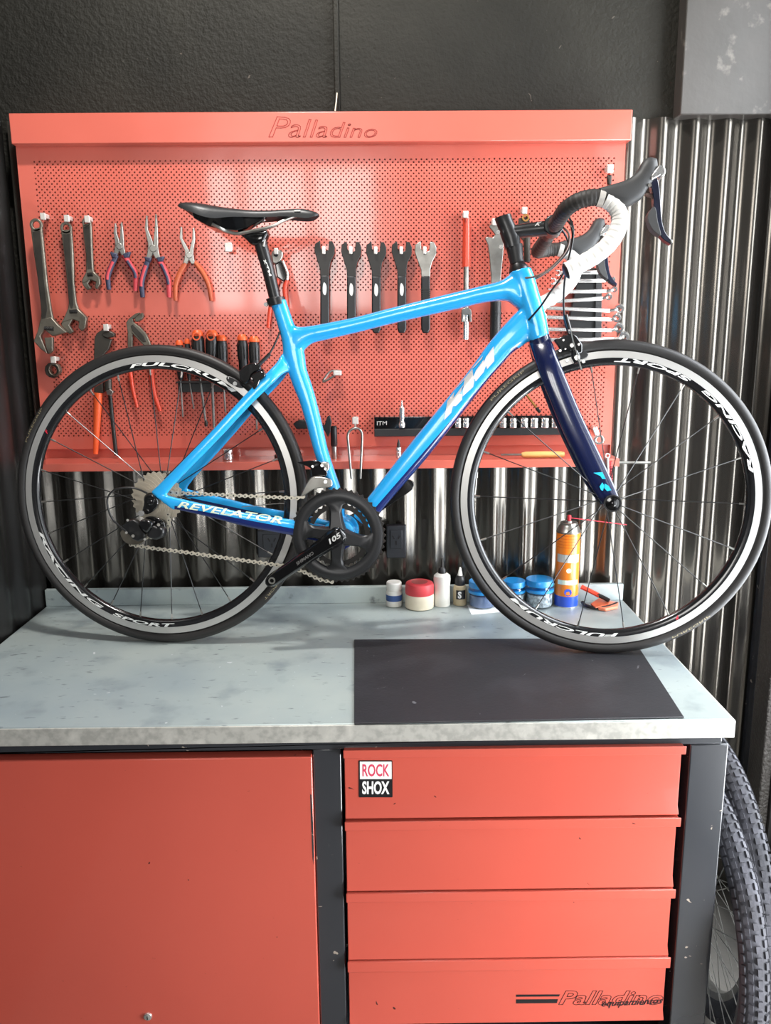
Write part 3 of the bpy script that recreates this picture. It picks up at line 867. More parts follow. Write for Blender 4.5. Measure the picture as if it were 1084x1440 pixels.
# ---- wheels
def wheel(name, C, P, nsp, hub_r, hub_w, rear, rot):
    wroot = bpy.data.objects.new(name, None); COL.objects.link(wroot); wroot.parent = bike; wroot.empty_display_size = .05
    ROOTLOC[wroot.name] = ROOTLOC[bike.name]
    ax = P.n
    ring = lambda prof, nm, mt, n=96, sharp=35: MB().lathe(prof, C, ax, n, True).build(nm, mt, wroot, sharp=sharp)
    tc, tr = .3245, .0122
    prof = []
    for k in range(16):
        t = 2 * PI * k / 16
        prof.append((tc + (WR - tc) * math.cos(t) if math.cos(t) > 0 else tc + .0125 * math.cos(t), .0128 * math.sin(t)))
    ty = ring(prof, 'tyre', M['tyre'], 128, 60)
    ring([(.3125, -.0105), (.3125, .0105), (.2985, .0112), (.2982, -.0112)], 'brake_track', M['rim_alu'], 128)
    rim = ring([(.2982, -.0108), (.2982, .0108), (.2900, .0102), (.2845, .0065), (.2825, .002), (.2825, -.002), (.2845, -.0065), (.2900, -.0102)], 'rim', M['rim_black'], 128, 50)
    pe, pu = P.e, P.up
    def pol(r, ang, off): return C + (pe * math.cos(ang) + pu * math.sin(ang)) * r + ax * off
    # hub
    h = MB()
    h.lathe([(.004, -hub_w - .013), (.008, -hub_w - .012), (.010, -hub_w - .004), (hub_r, -hub_w), (hub_r, -hub_w + .004), (.011, -hub_w + .012), (.011, hub_w - .012), (hub_r, hub_w - .004), (hub_r, hub_w), (.010, hub_w + .004), (.004, hub_w + .012)], C, ax, 24)
    h.build('hub', M['black_satin'], wroot)
    for k in range(nsp):
        an = 2 * PI * k / nsp + rot
        sg = -1 if k % 2 else 1
        end = pol(.2835, an, sg * .0015)
        if rear and k % 2:
            tw = (1.2 if (k // 2) % 2 else -1.2)
        else:
            tw = (.35 if (k // 2) % 2 else -.35) if rear else 0
        start = pol(hub_r - .002, an + tw, sg * (hub_w - .002))
        d = (start - end).normalized()
        sp = MB().tube([start, end + d * .012], .00115, 5)
        so = sp.build('spoke', M['black_satin'], wroot)
        MB().cyl(end + d * .013, end - d * .001, .0020, .0024, 6).build('nipple', M['steel'], so)
    # valve
    va = R(47) if rear else R(128.5)
    vo = MB().cyl(pol(.283, va, 0), pol(.247, va, 0), .0024, n=8).build('valve', M['brass'], wroot)
    MB().cyl(pol(.249, va, 0), pol(.236, va, 0), .0034, n=8).build('valve_cap', M['gun_metal'], vo)
    # printed words along the rim's near flank
    def arc(a0, a1, r0, r1, off):
        def fn(a, b):
            an = a0 + (a1 - a0) * a
            r = r0 + (r1 - r0) * b
            return pol(r, an, off - (.0003 if b < 2 else 0))
        return fn
    w = MB()
    offn = -.0109
    for a0, a1, txt, inward in ((rear and (R(101), R(52), 'FULCRUM', False) or (R(-84), R(-133), 'FULCRUM', False)),
                                (rear and (R(196), R(241), 'RACING', True) or (R(12), R(52), 'RACING', True)),
                                (rear and (R(246), R(275), 'SPORT', True) or (R(58), R(90), 'SPORT', True))):
        fn = arc(a0, a1, .2975 if inward else .2895, .2895 if inward else .2975, offn)
        w = MB()
        put_text(w, txt, fn, 0, bold=.03, shear=.2)
        s = w.build('rim_lettering', M['white_print'], rim, keep=True, smooth=False); s['label'] = 'white %s lettering on the rim' % txt
    w = MB()
    rb = R(151) if rear else R(-58)
    put_text(w, 'F', arc(rb, rb - R(1.6), .2895, .2965, offn), 0, bold=.05, shear=.3)
    w.build('rim_mark', M['red_print'], rim, keep=True, smooth=False)
    w = MB()
    def tyfn(a0, a1, flip):
        def fn(a, b):
            an = a0 + (a1 - a0) * a
            t = PI / 2 + (.25 if flip else -.25) - (b - .5) * (-.42 if flip else .42)
            r = tc + (WR - tc) * math.cos(t) if math.cos(t) > 0 else tc + .0125 * math.cos(t)
            return pol(r + .0002 * math.cos(t), an, -.0132 * math.sin(t))
        return fn
    for (a0, a1, txt) in (((R(158), R(143), 'PUREGRIP'), (R(-35), R(-44), 'SPORT')) if rear else ((R(140), R(124), 'PUREGRIP'), (R(-64), R(-48), 'PUREGRIP'))):
        w = MB()
        put_text(w, txt, tyfn(a0, a1, False), 0)
        s = w.build('tyre_lettering', M['tan_print'], ty, keep=True, smooth=False); s['label'] = 'small tan lettering on the tyre wall'
    return wroot, pol
def R(d): return math.radians(d)
rw, rpol = wheel('rear_wheel', RA, BK, 24, .020, .032, True, R(3))
fw_, fpol = wheel('front_wheel', FEC, SK, 18, .0165, .034, False, R(-1))
# quick release ends
q = MB().lathe([(.0, -.0075), (.004, -.0075), (.0065, -.006), (.0075, -.001), (.0135, .0), (.0150, .0025), (.0150, .006)], FEC - SK.n * .0615, SK.n, 24)
q.build('quick_release_nut', M['black_gloss'], fork)
MB().lathe([(.0148, -.0015), (.0178, -.0015), (.0182, .004), (.0148, .004)], FEC - SK.n * .0605, SK.n, 28, True).build('dropout_ring', M['crank'], fork)

# ---- seat post, collar, saddle
sp = MB()
loft_edges(sp, BK, [((356, 340), (374, 335), .0135, 0), ((368, 379.6), (385, 375), .0135, 0), ((378, 418), (394, 414), .0135, 0), ((383, 436), (399, 432), .0135, 0)], ex=2)
spo = sp.build('seat_post', M['black_satin'], bike)
def z5(x, y): return 240 + x / 4.927, 270 + y / 4.927
lt_ = MB()
put_text(lt_, 'KTM', lambda a, b: BK(*z5(640 + 24 * a - 0 + b * 18 + a * 18, 472 + a * 112 - b * 4), -.0142 + .0022 * abs(b - .5)), bold=.03)
s = lt_.build('post_lettering', M['white_print'], spo, keep=True, smooth=False)
c = MB()
loft_edges(c, BK, [((374, 421.5), (400, 417), .0195, 0), ((379, 432), (403, 427.5), .0195, 0)], ex=2)
c.cyl(BK(374.5, 428, -.012), BK(374.5, 428, .012), .0045, n=12)
col_ = c.build('seat_clamp', M['black_satin'], bike, .001)
MB().cyl(BK(373.5, 428, -.0155), BK(373.5, 428, -.0118), .0042, n=12).build('clamp_bolt', M['chrome'], col_)
hc = MB()
loft_edges(hc, BK, dense([((336, 326), (338, 331), .012, 0), ((345, 325), (348, 339), .016, 0), ((356, 325), (356, 346), .016, 0), ((368, 325), (371, 345), .016, 0), ((377, 324), (378, 331), .012, 0)]), ex=3)
hco = hc.build('saddle_clamp', M['black_gloss'], spo, sharp=60)
MB().cyl(BK(373.5, 326, -.006), BK(370, 347, -.010), .0035, n=10).build('clamp_rod', M['steel'], hco)
sd = MB()
# x, top y, skirt y, half width
SP = [(261, 295, 297.5, .052), (266, 291.2, 301, .064), (274, 289.8, 305, .069), (287, 290, 310, .0715), (300, 291.6, 314.5, .069), (314, 293.6, 315.5, .060), (330, 295.4, 312, .047), (347, 296.6, 310, .035), (362, 297, 309.5, .028), (382, 296.6, 308.5, .023), (402, 295.2, 307, .020), (422, 294, 308.5, .0185), (434, 295.6, 309, .017), (443, 298.2, 306.5, .013), (448.4, 301, 303.5, .006)]
SPd = spline([(a, b, c) for a, b, c, d in SP], 4); SPw = spline([(a, d, 0) for a, b, c, d in SP], 4)
secs = []
for p_, w_ in zip(SPd, SPw):
    top_, bot_ = BK(p_.x, p_.y, 0), BK(p_.x, p_.z, 0)
    hgt = (top_ - bot_).dot(BK.up)
    sec = []
    for k in range(15):
        an = PI * k / 14
        cs, sn = math.cos(an), math.sin(an)
        sec.append(bot_ + BK.n * (w_.y * math.copysign(abs(cs) ** .8, cs)) + BK.up * (hgt * max(0, sn) ** .62))
    sec += [bot_ + BK.n * (-w_.y * .78) + BK.up * (hgt * .12), bot_ + BK.up * hgt * .45, bot_ + BK.n * (w_.y * .78) + BK.up * (hgt * .12)]
    secs.append(sec)
sd.loft(secs)
saddle = sd.build('saddle', M['saddle'], bike, sharp=50)
sb = MB()
SB = [(280, 306, 312, .05), (300, 311, 323, .046), (318, 309, 326, .034), (335, 306, 326.5, .022), (350, 303, 322, .017), (362, 301, 314.5, .015), (374, 300, 308.5, .013)]
secs = []
for x, a, b, w in SB:
    pa_, pb_ = BK(x, a, 0), BK(x, b, 0)
    secs.append([pa_ + BK.n * w, pa_ - BK.n * w, pb_ - BK.n * w * .75, pb_ + BK.n * w * .75])
sb.loft(secs); sb.build('saddle_shell', M['black_gloss'], saddle, .002)
for sg in (-1, 1):
    pts = [BK(x, y, sg * w) for x, y, w in ((298, 315, .045), (308, 320, .040), (318, 325, .030), (333, 328.5, .0225), (349, 326, .022), (366, 322.5, .022), (382, 318.5, .021), (397, 311, .015), (410, 305.5, .008), (418, 303, .005))]
    MB().tube(spline([tuple(p) for p in pts], 5), .0036, 8).build('saddle_rail', M['steel'], saddle)
MB().obox(BK(418, 296.2, -.0185), BK.e * .0065, BK.up * .0016, BK.n * .0005).build('saddle_badge', M['silver_print'], saddle)

# ---- spacers, stem
def z3(x, y): return 640 + x / 4.517, 280 + y / 4.517
stm = MB()
loft_edges(stm, SK, [(z3(322, 312), z3(428, 282), .0155, 0), (z3(346, 405), z3(432, 378), .0155, 0), (z3(350, 420), z3(440, 395), .0165, 0)], ex=2)
spc = stm.build('headset_spacer', M['black_plastic'], bike)
for f in (.25, .5, .75):
    a_ = SK(*z3(322 + 24 * f, 312 + 93 * f), 0); b_ = SK(*z3(428 + 4 * f, 282 + 96 * f), 0)
hcn = MB()
loft_edges(hcn, SK, [(z3(346, 425), z3(438, 400), .0165, 0), (z3(340, 462), z3(466, 425), .0215, 0), (z3(340, 474), z3(470, 437), .0215, 0)], ex=2)
hcn.build('headset_cover', M['black_satin'], spc)
sm_ = MB()
loft_edges(sm_, SK, dense([(z3(250, 128), z3(356, 96), .0165, 0), (z3(258, 150), z3(362, 120), .0175, 0), (z3(275, 195), z3(385, 170), .0175, 0), (z3(297, 260), z3(410, 230), .0175, 0), (z3(318, 318), z3(416, 292), .0165, 0)], 2), ex=2.2)
loft_edges(sm_, SK, dense([(z3(330, 172), z3(345, 255), .014, 0), (z3(390, 163), z3(398, 248), .0155, 0), (z3(480, 150), z3(490, 240), .0155, 0), (z3(590, 135), z3(600, 232), .0165, 0)], 2), ex=2.3)
stem = sm_.build('stem', M['black_satin'], bike, sharp=50)
BC = SK(777.5, 319, 0)                                      # bar clamp centre
MB().cyl(BC - SK.n * .022, BC + SK.n * .022, .0205, n=24).build('face_plate', M['black_satin'], stem, .002)
for q in ((272, 209), (291, 302)):
    MB().cyl(SK(*z3(*q), -.0215), SK(*z3(*q), -.015), .0042, n=12).build('stem_bolt', M['chrome'], stem)
lt_ = MB()
put_text(lt_, 'K', quad_fn(SK(*z3(504, 172), -.0162), SK(*z3(545, 166), -.0162), SK(*z3(512, 148), -.0162)), bold=.04, shear=.3)
lt_.build('stem_logo', M['silver_print'], stem, keep=True, smooth=False)

# ---- handlebar with tape, hoods and levers
def z2(x, y): return 740 + x / 4.927, 210 + y / 4.927
NO = -.198
HK = Plane(BC, PSI + STEER + .075, LEAN + .05)               # the bars are turned a little
near = [(777.5, 319, 0), (780, 316.5, -.03), (784, 311.5, -.08), (789, 303, -.13), (796, 294, -.168), (809, 284.5, -.190), (825, 279, NO), (841, 278, NO), (856, 283, NO), (867, 294, NO), (871.5, 308, NO), (867, 326, NO), (855, 344, NO), (836, 360, NO), (815, 372, NO), (796, 381, NO)]
P3 = [HK(x, y, o) for x, y, o in near]
bar = thing_bar = bpy.data.objects.new('handlebar', None); COL.objects.link(bar); bar.parent = bike; bar.empty_display_size = .05
ROOTLOC[bar.name] = ROOTLOC[bike.name]
path = spline([tuple(p) for p in P3], 6)
def wrapr(k, base): return base + .0009 * (k % 3 == 0)
for mi in (False, True):
    pth = [HK.mir(p) for p in path] if mi else path
    MB().cyl(BC, pth[10], .0145, n=16).build('bar_centre', M['black_satin'], bar)
    i1, i2 = 8, 44
    # overlapping wraps of tape
    seg = pth[i1:i2]
    fine = spline([tuple(p) for p in seg], 3)
    MB().tube(fine, [.0146 + .0009 * ((k % 6) / 6) for k in range(len(fine))], 14).build('black_tape', M['black_tape'], bar, sharp=60)
    fine = spline([tuple(p) for p in pth[i2 + 2:]], 3)
    MB().tube(fine, [.0150 + .0010 * ((k % 9) / 9) for k in range(len(fine))], 16).build('white_tape', M['white_tape'], bar, sharp=60)
    d = (pth[-1] - pth[-4]).normalized()
    MB().lathe([(.0, .004), (.010, .0038), (.0142, .001), (.0148, -.002)], pth[-1], d, 16).build('end_plug', M['black_plastic'], bar)
    pin = MB()
    fl = (lambda q: HK.mir(q)) if mi else (lambda q: q)
    # tan finishing strip under the hood
    MB().cyl(pth[42], pth[45], .0158, n=16).build('finishing_strip', M['cream_plastic'] if False else M['hook'], bar)
    st_ = dense([(z2(498, 272), z2(545, 352), .012, NO), (z2(600, 245), z2(618, 372), .0165, NO), (z2(700, 210), z2(690, 402), .0175, NO), (z2(762, 158), z2(790, 350), .0175, NO), (z2(792, 105), z2(832, 285), .0175, NO), (z2(820, 72), z2(868, 232), .018, NO), (z2(856, 62), z2(882, 190), .0165, NO), (z2(890, 66), z2(900, 150), .012, NO)], 3)
    hd_ = MB(); loft_edges(hd_, HK, st_, ex=2.6, mirror=mi)
    hood = hd_.build('hood', M['hood'], bar, sharp=60)
    cp = MB()
    pl = [(868, 178), (925, 104), (955, 112), (968, 150), (958, 180), (935, 188), (930, 175), (866, 212)]
    cp.prism([fl(HK(*z2(*q), NO - .0178)) for q in pl], HK.n * (.0356 if not mi else -.0356))
    cpo = cp.build('chrome_cap', M['chrome'], hood, .004)
    MB().cyl(fl(HK(*z2(856, 248), NO - .0185)), fl(HK(*z2(856, 248), NO + .0185)), .0032, n=10).build('pivot_pin', M['steel'], hood)
    def lever(pl, w, nm, mt, bev=.002, dz=0):
        b_ = MB()
        pl = spline(pl, 3, True)
        b_.prism([fl(HK(*z2(*q), NO - w + dz)) for q in pl], HK.n * ((2 * w) if not mi else (-2 * w)))
        return b_.build(nm, mt, hood, bev, sharp=50)
    lever([(866, 215), (900, 190), (918, 240), (928, 320), (934, 420), (942, 500), (960, 565), (990, 610), (1012, 632), (1006, 655), (988, 648), (945, 618), (905, 560), (892, 480), (885, 400), (880, 330), (868, 262)], .0075, 'brake_lever', M['blue_plastic'])
    lever([(885, 395), (903, 430), (912, 500), (935, 590), (905, 582), (868, 545), (842, 480), (848, 440)], .0095, 'shift_paddle', M['hood'])
    MB().tube([fl(HK(*z2(*q), NO)) for q in ((822, 312), (870, 325), (886, 350), (884, 400))], .0035, 8).build('lever_link', M['grey_cable'], hood)
    MB().cyl(fl(HK(*z2(1000, 632), NO - .007)), fl(HK(*z2(1008, 650), NO - .007)), .0035, .002, 8).build('lever_tip', M['steel'], hood)

# ---- cables
def cable(pts, P, mt, r=.0022, nm='cable'):
    return MB().tube(spline([tuple(P(*q)) for q in pts], 8), r, 7).build(nm, mt, bike, sharp=80)
cable([(797, 309, -.05), (803, 318, -.075), (805, 335, -.075), (800, 362, -.06), (794, 395, -.045), (792.5, 430, -.035), (795, 455, -.03), (800, 470, -.03)], SK, M['cable'])
cable([(800, 305, -.06), (806, 322, -.09), (803, 350, -.095), (792, 385, -.09), (775, 409, -.075), (760, 431, -.055), (746, 447, -.030), (743, 450, -.022)], SK, M['cable'])
cable([(790, 318, -.03), (800, 330, -.05), (796, 352, -.05), (776, 375, -.04), (757, 387.5, -.034), (738, 391, -.022)], SK, M['grey_cable'])
cable([(788, 320, .03), (797, 335, .04), (799, 352, .04), (780, 374, .038), (757, 390, .034), (742, 398, .022)], SK, M['cable'])

# ---- brakes
def brake(nm, P, pts_body, bolts, pad, w=.02):
    b_ = bpy.data.objects.new(nm, None); COL.objects.link(b_); b_.parent = bike; b_.empty_display_size = .03
    ROOTLOC[b_.name] = ROOTLOC[bike.name]
    for poly, o, th in pts_body:
        MB().prism([P(x, y, o) for x, y in poly], P.n * th).build('brake_arm', M['black_gloss'], b_, .0025, sharp=50)
    for x, y, o, rr in bolts:
        MB().cyl(P(x, y, o), P(x, y, o + .006), rr, n=10).build('bolt', M['chrome'], b_)
    for poly, o, th in pad:
        MB().prism([P(x, y, o) for x, y in spline(poly, 3, True)], P.n * th).build('brake_pad', M['black_plastic'], b_, .0015)
    return b_
def z6(x, y): return 760 + x / 10.84, 440 + y / 10.84
fb = brake('front_brake', SK, [
    ([z6(*q) for q in ((200, 410), (330, 360), (480, 300), (560, 360), (640, 480), (640, 600), (560, 640), (420, 560), (300, 560), (240, 470))], -.030, .014),
    ([z6(*q) for q in ((480, 560), (560, 560), (610, 660), (600, 760), (520, 770), (470, 690))], -.036, .012),
    ([z6(*q) for q in ((300, 580), (430, 560), (480, 640), (480, 760), (400, 790), (330, 700))], .010, .014)],
    [(*z6(478, 495), -.040, .0040), (*z6(555, 680), -.044, .0052), (*z6(655, 740), -.040, .0034), (*z6(405, 725), -.022, .0030), (*z6(300, 575), -.034, .0028), (*z6(350, 415), -.034, .0022), (*z6(380, 550), -.034, .0018), (*z6(585, 480), -.036, .0026)],
    [([z6(*q) for q in ((590, 600), (690, 595), (730, 630), (700, 680), (600, 700))], -.026, .010), ([z6(*q) for q in ((590, 600), (690, 595), (730, 630), (700, 680), (600, 700))], .016, .010)])
MB().tube([SK(*z6(440, 190), -.034), SK(*z6(490, 400), -.040), SK(*z6(550, 620), -.043), SK(*z6(620, 870), -.046)], .0012, 6).build('brake_wire', M['steel'], fb)
MB().cyl(SK(*z6(585, 740), -.045), SK(*z6(622, 870), -.046), .002, n=6).build('wire_end', M['steel'], fb)
MB().cyl(SK(*z6(380, 30), -.034), SK(*z6(440, 250), -.034), .0045, n=10).build('barrel_adjuster', M['black_satin'], fb)
def z7(x, y): return 220 + x / 4.17, 440 + y / 4.17
rb = brake('rear_brake', BK, [
    ([z7(*q) for q in ((480, 345), (505, 318), (540, 298), (575, 292), (598, 302), (612, 318), (606, 336), (575, 348), (556, 366), (548, 392), (520, 418), (492, 398), (486, 370))], -.034, .014),
    ([z7(*q) for q in ((548, 372), (575, 352), (604, 340), (632, 346), (640, 366), (622, 384), (604, 396), (598, 420), (575, 452), (560, 440), (572, 412), (566, 392))], -.044, .012),
    ([z7(*q) for q in ((490, 345), (530, 300), (590, 295), (630, 340), (640, 375), (600, 420), (540, 430), (500, 405))], .020, .014)],
    [(*z7(460, 415), -.026, .0046), (*z7(425, 380), -.022, .0030), (*z7(560, 385), -.043, .0022)],
    [([z7(*q) for q in ((420, 370), (480, 400), (500, 440), (450, 425), (410, 395))], -.022, .010), ([z7(*q) for q in ((420, 370), (480, 400), (500, 440), (450, 425), (410, 395))], .014, .010)])
MB().cyl(BK(*z7(600, 305), -.026), BK(*z7(665, 240), -.022), .0042, n=10).build('barrel_adjuster', M['black_satin'], rb)
cable([(*z7(660, 245), -.022), (*z7(690, 190), -.020), (*z7(712, 140), -.016), (*z7(730, 100), -.010)], BK, M['cable'])

# ---- crankset
CN = BBC - BK.n * .050                                      # plane of the big ring
def cpt(r, an, off=0.0): return CN + (BK.e * math.cos(an) + BK.up * math.sin(an)) * r + BK.n * off
cs_root = bpy.data.objects.new('crankset', None); COL.objects.link(cs_root); cs_root.parent = bike; cs_root.empty_display_size = .05
ROOTLOC[cs_root.name] = ROOTLOC[bike.name]
def toothed(n, ro, ri, off, th, nm, mt, seg=3):
    m_ = MB()
    N = n * 4
    out = []
    for k in range(N):
        rr = ro if k % 4 in (0, 1) else ro - .0042
        out.append((rr, 2 * PI * (k + (.35 if k % 4 == 0 else -.35 if k % 4 == 1 else 0)) / N))
    vs, fs = [], []
    for o_ in (off, off + th):
        vs += [cpt(r, a, o_) for r, a in out]
        vs += [cpt(ri, 2 * PI * k / N, o_) for k in range(N)]
    for k in range(N):
        q = (k + 1) % N
        fs += [(k, q, N + q, N + k), (2 * N + k, 3 * N + k, 3 * N + q, 2 * N + q), (k, 2 * N + k, 2 * N + q, q), (N + k, N + q, 3 * N + q, 3 * N + k)]
    return m_.add(vs, fs).build(nm, mt, cs_root)
big = toothed(50, .1035, .085, .000, .0035, 'chainring', M['gun_metal'])
toothed(34, .0715, .058, .010, .003, 'inner_chainring', M['gun_metal'])
sp_ = MB()
sp_.lathe([(.0975, -.001), (.0965, -.0035), (.090, -.006), (.080, -.0065), (.074, -.004), (.072, .000), (.080, .002), (.0975, .002)], CN, BK.n, 96, True)
spider = sp_.build('outer_ring_cover', M['crank'], big, sharp=40)
# four spider arms that flare into the ring
for an in (R(94), R(-12), R(-92), R(172)):
    sc_ = MB()
    secs = []
    for r_, hw, h0, h1 in ((.010, .020, -.016, .004), (.030, .0145, -.014, .004), (.050, .0125, -.010, .003), (.064, .0150, -.0075, .002), (.073, .022, -.006, .002), (.080, .034, -.005, .002)):
        sec = []
        d_, t_ = BK.e * math.cos(an) + BK.up * math.sin(an), -BK.e * math.sin(an) + BK.up * math.cos(an)
        for u_, w_ in ((-1, h1), (-1, h0 * .55), (-.7, h0), (.7, h0), (1, h0 * .55), (1, h1)):
            sec.append(CN + d_ * (math.sqrt(max(r_ * r_ - (hw * u_) ** 2 * (r_ > .07), 1e-6)) if r_ > .07 else r_) + t_ * (hw * u_) + BK.n * w_)
        secs.append(sec)
    sc_.loft(secs).build('spider_arm', M['crank'], big, sharp=40)
ham = math.atan2((BK(380.5, 817.5, -.068) - CN).dot(BK.up), (BK(380.5, 817.5, -.068) - CN).dot(BK.e))
def crank(sgn, an, nm):
    m_ = MB()
    d_, t_ = BK.e * math.cos(an) + BK.up * math.sin(an), -BK.e * math.sin(an) + BK.up * math.cos(an)
    base = BBC + BK.n * (sgn * .060)
    secs = []
    for r_, hw, o0, o1 in ((-.020, .006, -.006, .008), (-.016, .015, -.010, .010), (-.006, .0195, -.013, .012), (.010, .020, -.013, .012), (.03, .0175, -.013, .009), (.06, .0155, -.013, .006), (.10, .0145, -.014, .003), (.14, .014, -.015, .001), (.162, .0145, -.016, .0), (.176, .0135, -.016, -.001), (.184, .009, -.015, -.002), (.187, .003, -.014, -.003)):
        c_ = base + d_ * r_
        o0, o1 = o0 * -sgn, o1 * -sgn
        secs.append([c_ + t_ * (hw * u_) + BK.n * w_ for u_, w_ in ((-1, o1), (-1, o0 * .5), (-.7, o0), (.7, o0), (1, o0 * .5), (1, o1))])
    cr_ = m_.loft(secs).build(nm, M['black_gloss'], cs_root, .001, sharp=40)
    e_ = base + d_ * .170 + BK.n * (sgn * .0155)
    k_ = MB().lathe([(.0045, 0), (.0075, 0), (.0075, .0022), (.0045, .0022)], e_, BK.n * sgn, 20, True)
    k_.build('pedal_eye', M['steel'], cr_)
    MB().cyl(e_ - BK.n * (sgn * .0005), e_ + BK.n * (sgn * .0004), .0044, n=16).build('pedal_hole', M['outlet_dark'], cr_)
    return cr_
ca_ = crank(-1, ham, 'crank_arm')
crank(1, ham + PI, 'crank_arm')
def crtext(txt, r0, r1, hw, mt, off):
    d_, t_ = BK.e * math.cos(ham) + BK.up * math.sin(ham), -BK.e * math.sin(ham) + BK.up * math.cos(ham)
    base = BBC - BK.n * (.060 + off)
    w_ = MB()
    put_text(w_, txt, lambda a, b: base + d_ * (r1 + (r0 - r1) * a) - t_ * (hw * (b - .5) * 2), bold=.03, shear=.25)
    s_ = w_.build('crank_lettering', mt, ca_, keep=True, smooth=False)
crtext('105', -.012, .020, .0055, M['silver_print'], .0136)
crtext('SHIMANO', .060, .105, .0035, mat('dim_print', srgb(90, 88, 86), .4), .0142)
# chainring bolts and pale bearing cap
for an in (R(94), R(-12), R(-92), R(172)):
    MB().cyl(cpt(.055, an, -.001), cpt(.055, an, .012), .005, n=10).build('chainring_bolt', M['brass'], big)
MB().cyl(BBC - BK.n * .047, BBC - BK.n * .040, .021, n=24).build('bearing_cup', M['chrome'], cs_root)

# ---- cassette
ka = bpy.data.objects.new('cassette', None); COL.objects.link(ka); ka.parent = bike; ka.empty_display_size = .03
ROOTLOC[ka.name] = ROOTLOC[bike.name]
def cog(n, off):
    ro = n * .0127 / (2 * PI) + .0032
    m_ = MB()
    N = n * 2
    vs, fs = [], []
    for o_ in (off, off + .0018):
        vs += [RA + (BK.e * math.cos(2 * PI * k / N) + BK.up * math.sin(2 * PI * k / N)) * (ro if k % 2 else ro - .0045) + BK.n * o_ for k in range(N)]
        vs += [RA + (BK.e * math.cos(2 * PI * k / N) + BK.up * math.sin(2 * PI * k / N)) * max(.012, ro - .014) + BK.n * o_ for k in range(N)]
    for k in range(N):
        q = (k + 1) % N
        fs += [(k, q, N + q, N + k), (2 * N + k, 3 * N + k, 3 * N + q, 2 * N + q), (k, 2 * N + k, 2 * N + q, q), (N + k, N + q, 3 * N + q, 3 * N + k)]
    m_.add(vs, fs).build('cog', M['cassette'], ka)
for i, n in enumerate((28, 25, 23, 21, 19, 17, 15, 14, 13, 12, 11)):
    cog(n, -.0225 - i * .0034)
MB().cyl(RA - BK.n * .060, RA - BK.n * .02, .016, n=20).build('freehub', M['dark_steel'], ka)
DE = BK(212.7, 705, -.072)
m_ = MB().lathe([(.0, -.008), (.005, -.008), (.008, -.006), (.009, .0), (.0125, .001), (.0125, .010)], DE, BK.n, 20)
m_.build('axle_nut', M['black_gloss'], bike)

# ---- chain
def chain_path(pts, off, nm):
    P_ = [BK(x, y, o) for x, y, o in pts]
    m_ = MB()
    L_ = [0]
    for a, b in zip(P_[:-1], P_[1:]): L_.append(L_[-1] + (b - a).length)
    n = int(L_[-1] / .0127)
    def at(s):
        for i in range(len(L_) - 1):
            if s <= L_[i + 1] + 1e-9:
                return P_[i].lerp(P_[i + 1], (s - L_[i]) / (L_[i + 1] - L_[i]))
        return P_[-1]
    for k in range(n):
        a, b = at(k * .0127), at((k + 1) * .0127)
        d_ = (b - a).normalized(); u_ = BK.n.cross(d_)
        o_ = .0028 if k % 2 else .0016
        for sg in (-1, 1):
            c_ = BK.n * (sg * o_)
            out = []
            for (cc, s0) in ((a, PI / 2), (b, -PI / 2)):
                for j in range(5):
                    t_ = s0 + PI * j / 4
                    out.append(cc + (d_ * math.cos(t_) + u_ * math.sin(t_)) * (.0044 if k % 2 else .0038))
            mid = (a + b) / 2
            out = out[:5] + [mid - u_ * .0016] + out[5:] + [mid + u_ * .0016]
            m_.prism([q + c_ - BK.n * .0005 for q in out], BK.n * .001)
        m_.cyl(a - BK.n * .0037, a + BK.n * .0037, .0019, n=6, mat=1)
    return m_.build(nm, [M['chain'], M['chain_pin']], bike, sharp=40)
def z9(x, y): return 150 + x / 5.42, 620 + y / 5.42
up = chain_path([(233, 691.5, -.046), (248, 693, -.046), (300, 695.5, -.046), (360, 698, -.0455), (418, 700.5, -.045), (432, 697, -.045)], 0, 'chain_upper_run')
lo = chain_path([(184, 766, -.048), (215, 771, -.048), (260, 776.5, -.048), (320, 785, -.047), (400, 796, -.046), (425, 803, -.046), (450, 815, -.046), (472, 819, -.046)], 0, 'chain_lower_run')
# around the cassette and the jockey wheels
chain_path([(*z9(470, 560), -.05), (*z9(478, 620), -.05), (*z9(465, 670), -.05), (*z9(430, 710), -.05), (*z9(330, 735), -.05), (*z9(230, 745), -.05), (*z9(190, 770), -.05)], 0, 'chain_cage_run')

# ---- rear derailleur
rd = bpy.data.objects.new('rear_derailleur', None); COL.objects.link(rd); rd.parent = bike; rd.empty_display_size = .03
ROOTLOC[rd.name] = ROOTLOC[bike.name]
def bplate(poly, off, th, nm, mt, par, bev=.002, sm=3):
    q = spline(poly, sm, True) if sm else poly
    return MB().prism([BK(x, y, off) for x, y in q], BK.n * th).build(nm, mt, par, bev, sharp=50)
bplate([z9(*q) for q in ((290, 430), (340, 410), (390, 460), (370, 520), (310, 560), (270, 545), (280, 490))], -.074, .012, 'hanger_knuckle', M['black_gloss'], rd)
bplate([z9(*q) for q in ((236, 632), (262, 600), (310, 606), (352, 628), (318, 690), (300, 705), (262, 676))], -.096, .022, 'parallelogram', M['black_gloss'], rd, .004, 0)
bplate([z9(*q) for q in ((310, 690), (345, 640), (385, 660), (430, 668), (440, 700), (415, 742), (372, 757), (322, 744), (300, 722))], -.092, .026, 'body', M['black_satin'], rd, .005, 0)
bplate([z9(*q) for q in ((286, 590), (330, 575), (395, 590), (432, 620), (446, 665), (436, 705), (420, 660), (380, 625), (330, 612))], -.070, .008, 'outer_cage', M['black_gloss'], rd, .002, 2)
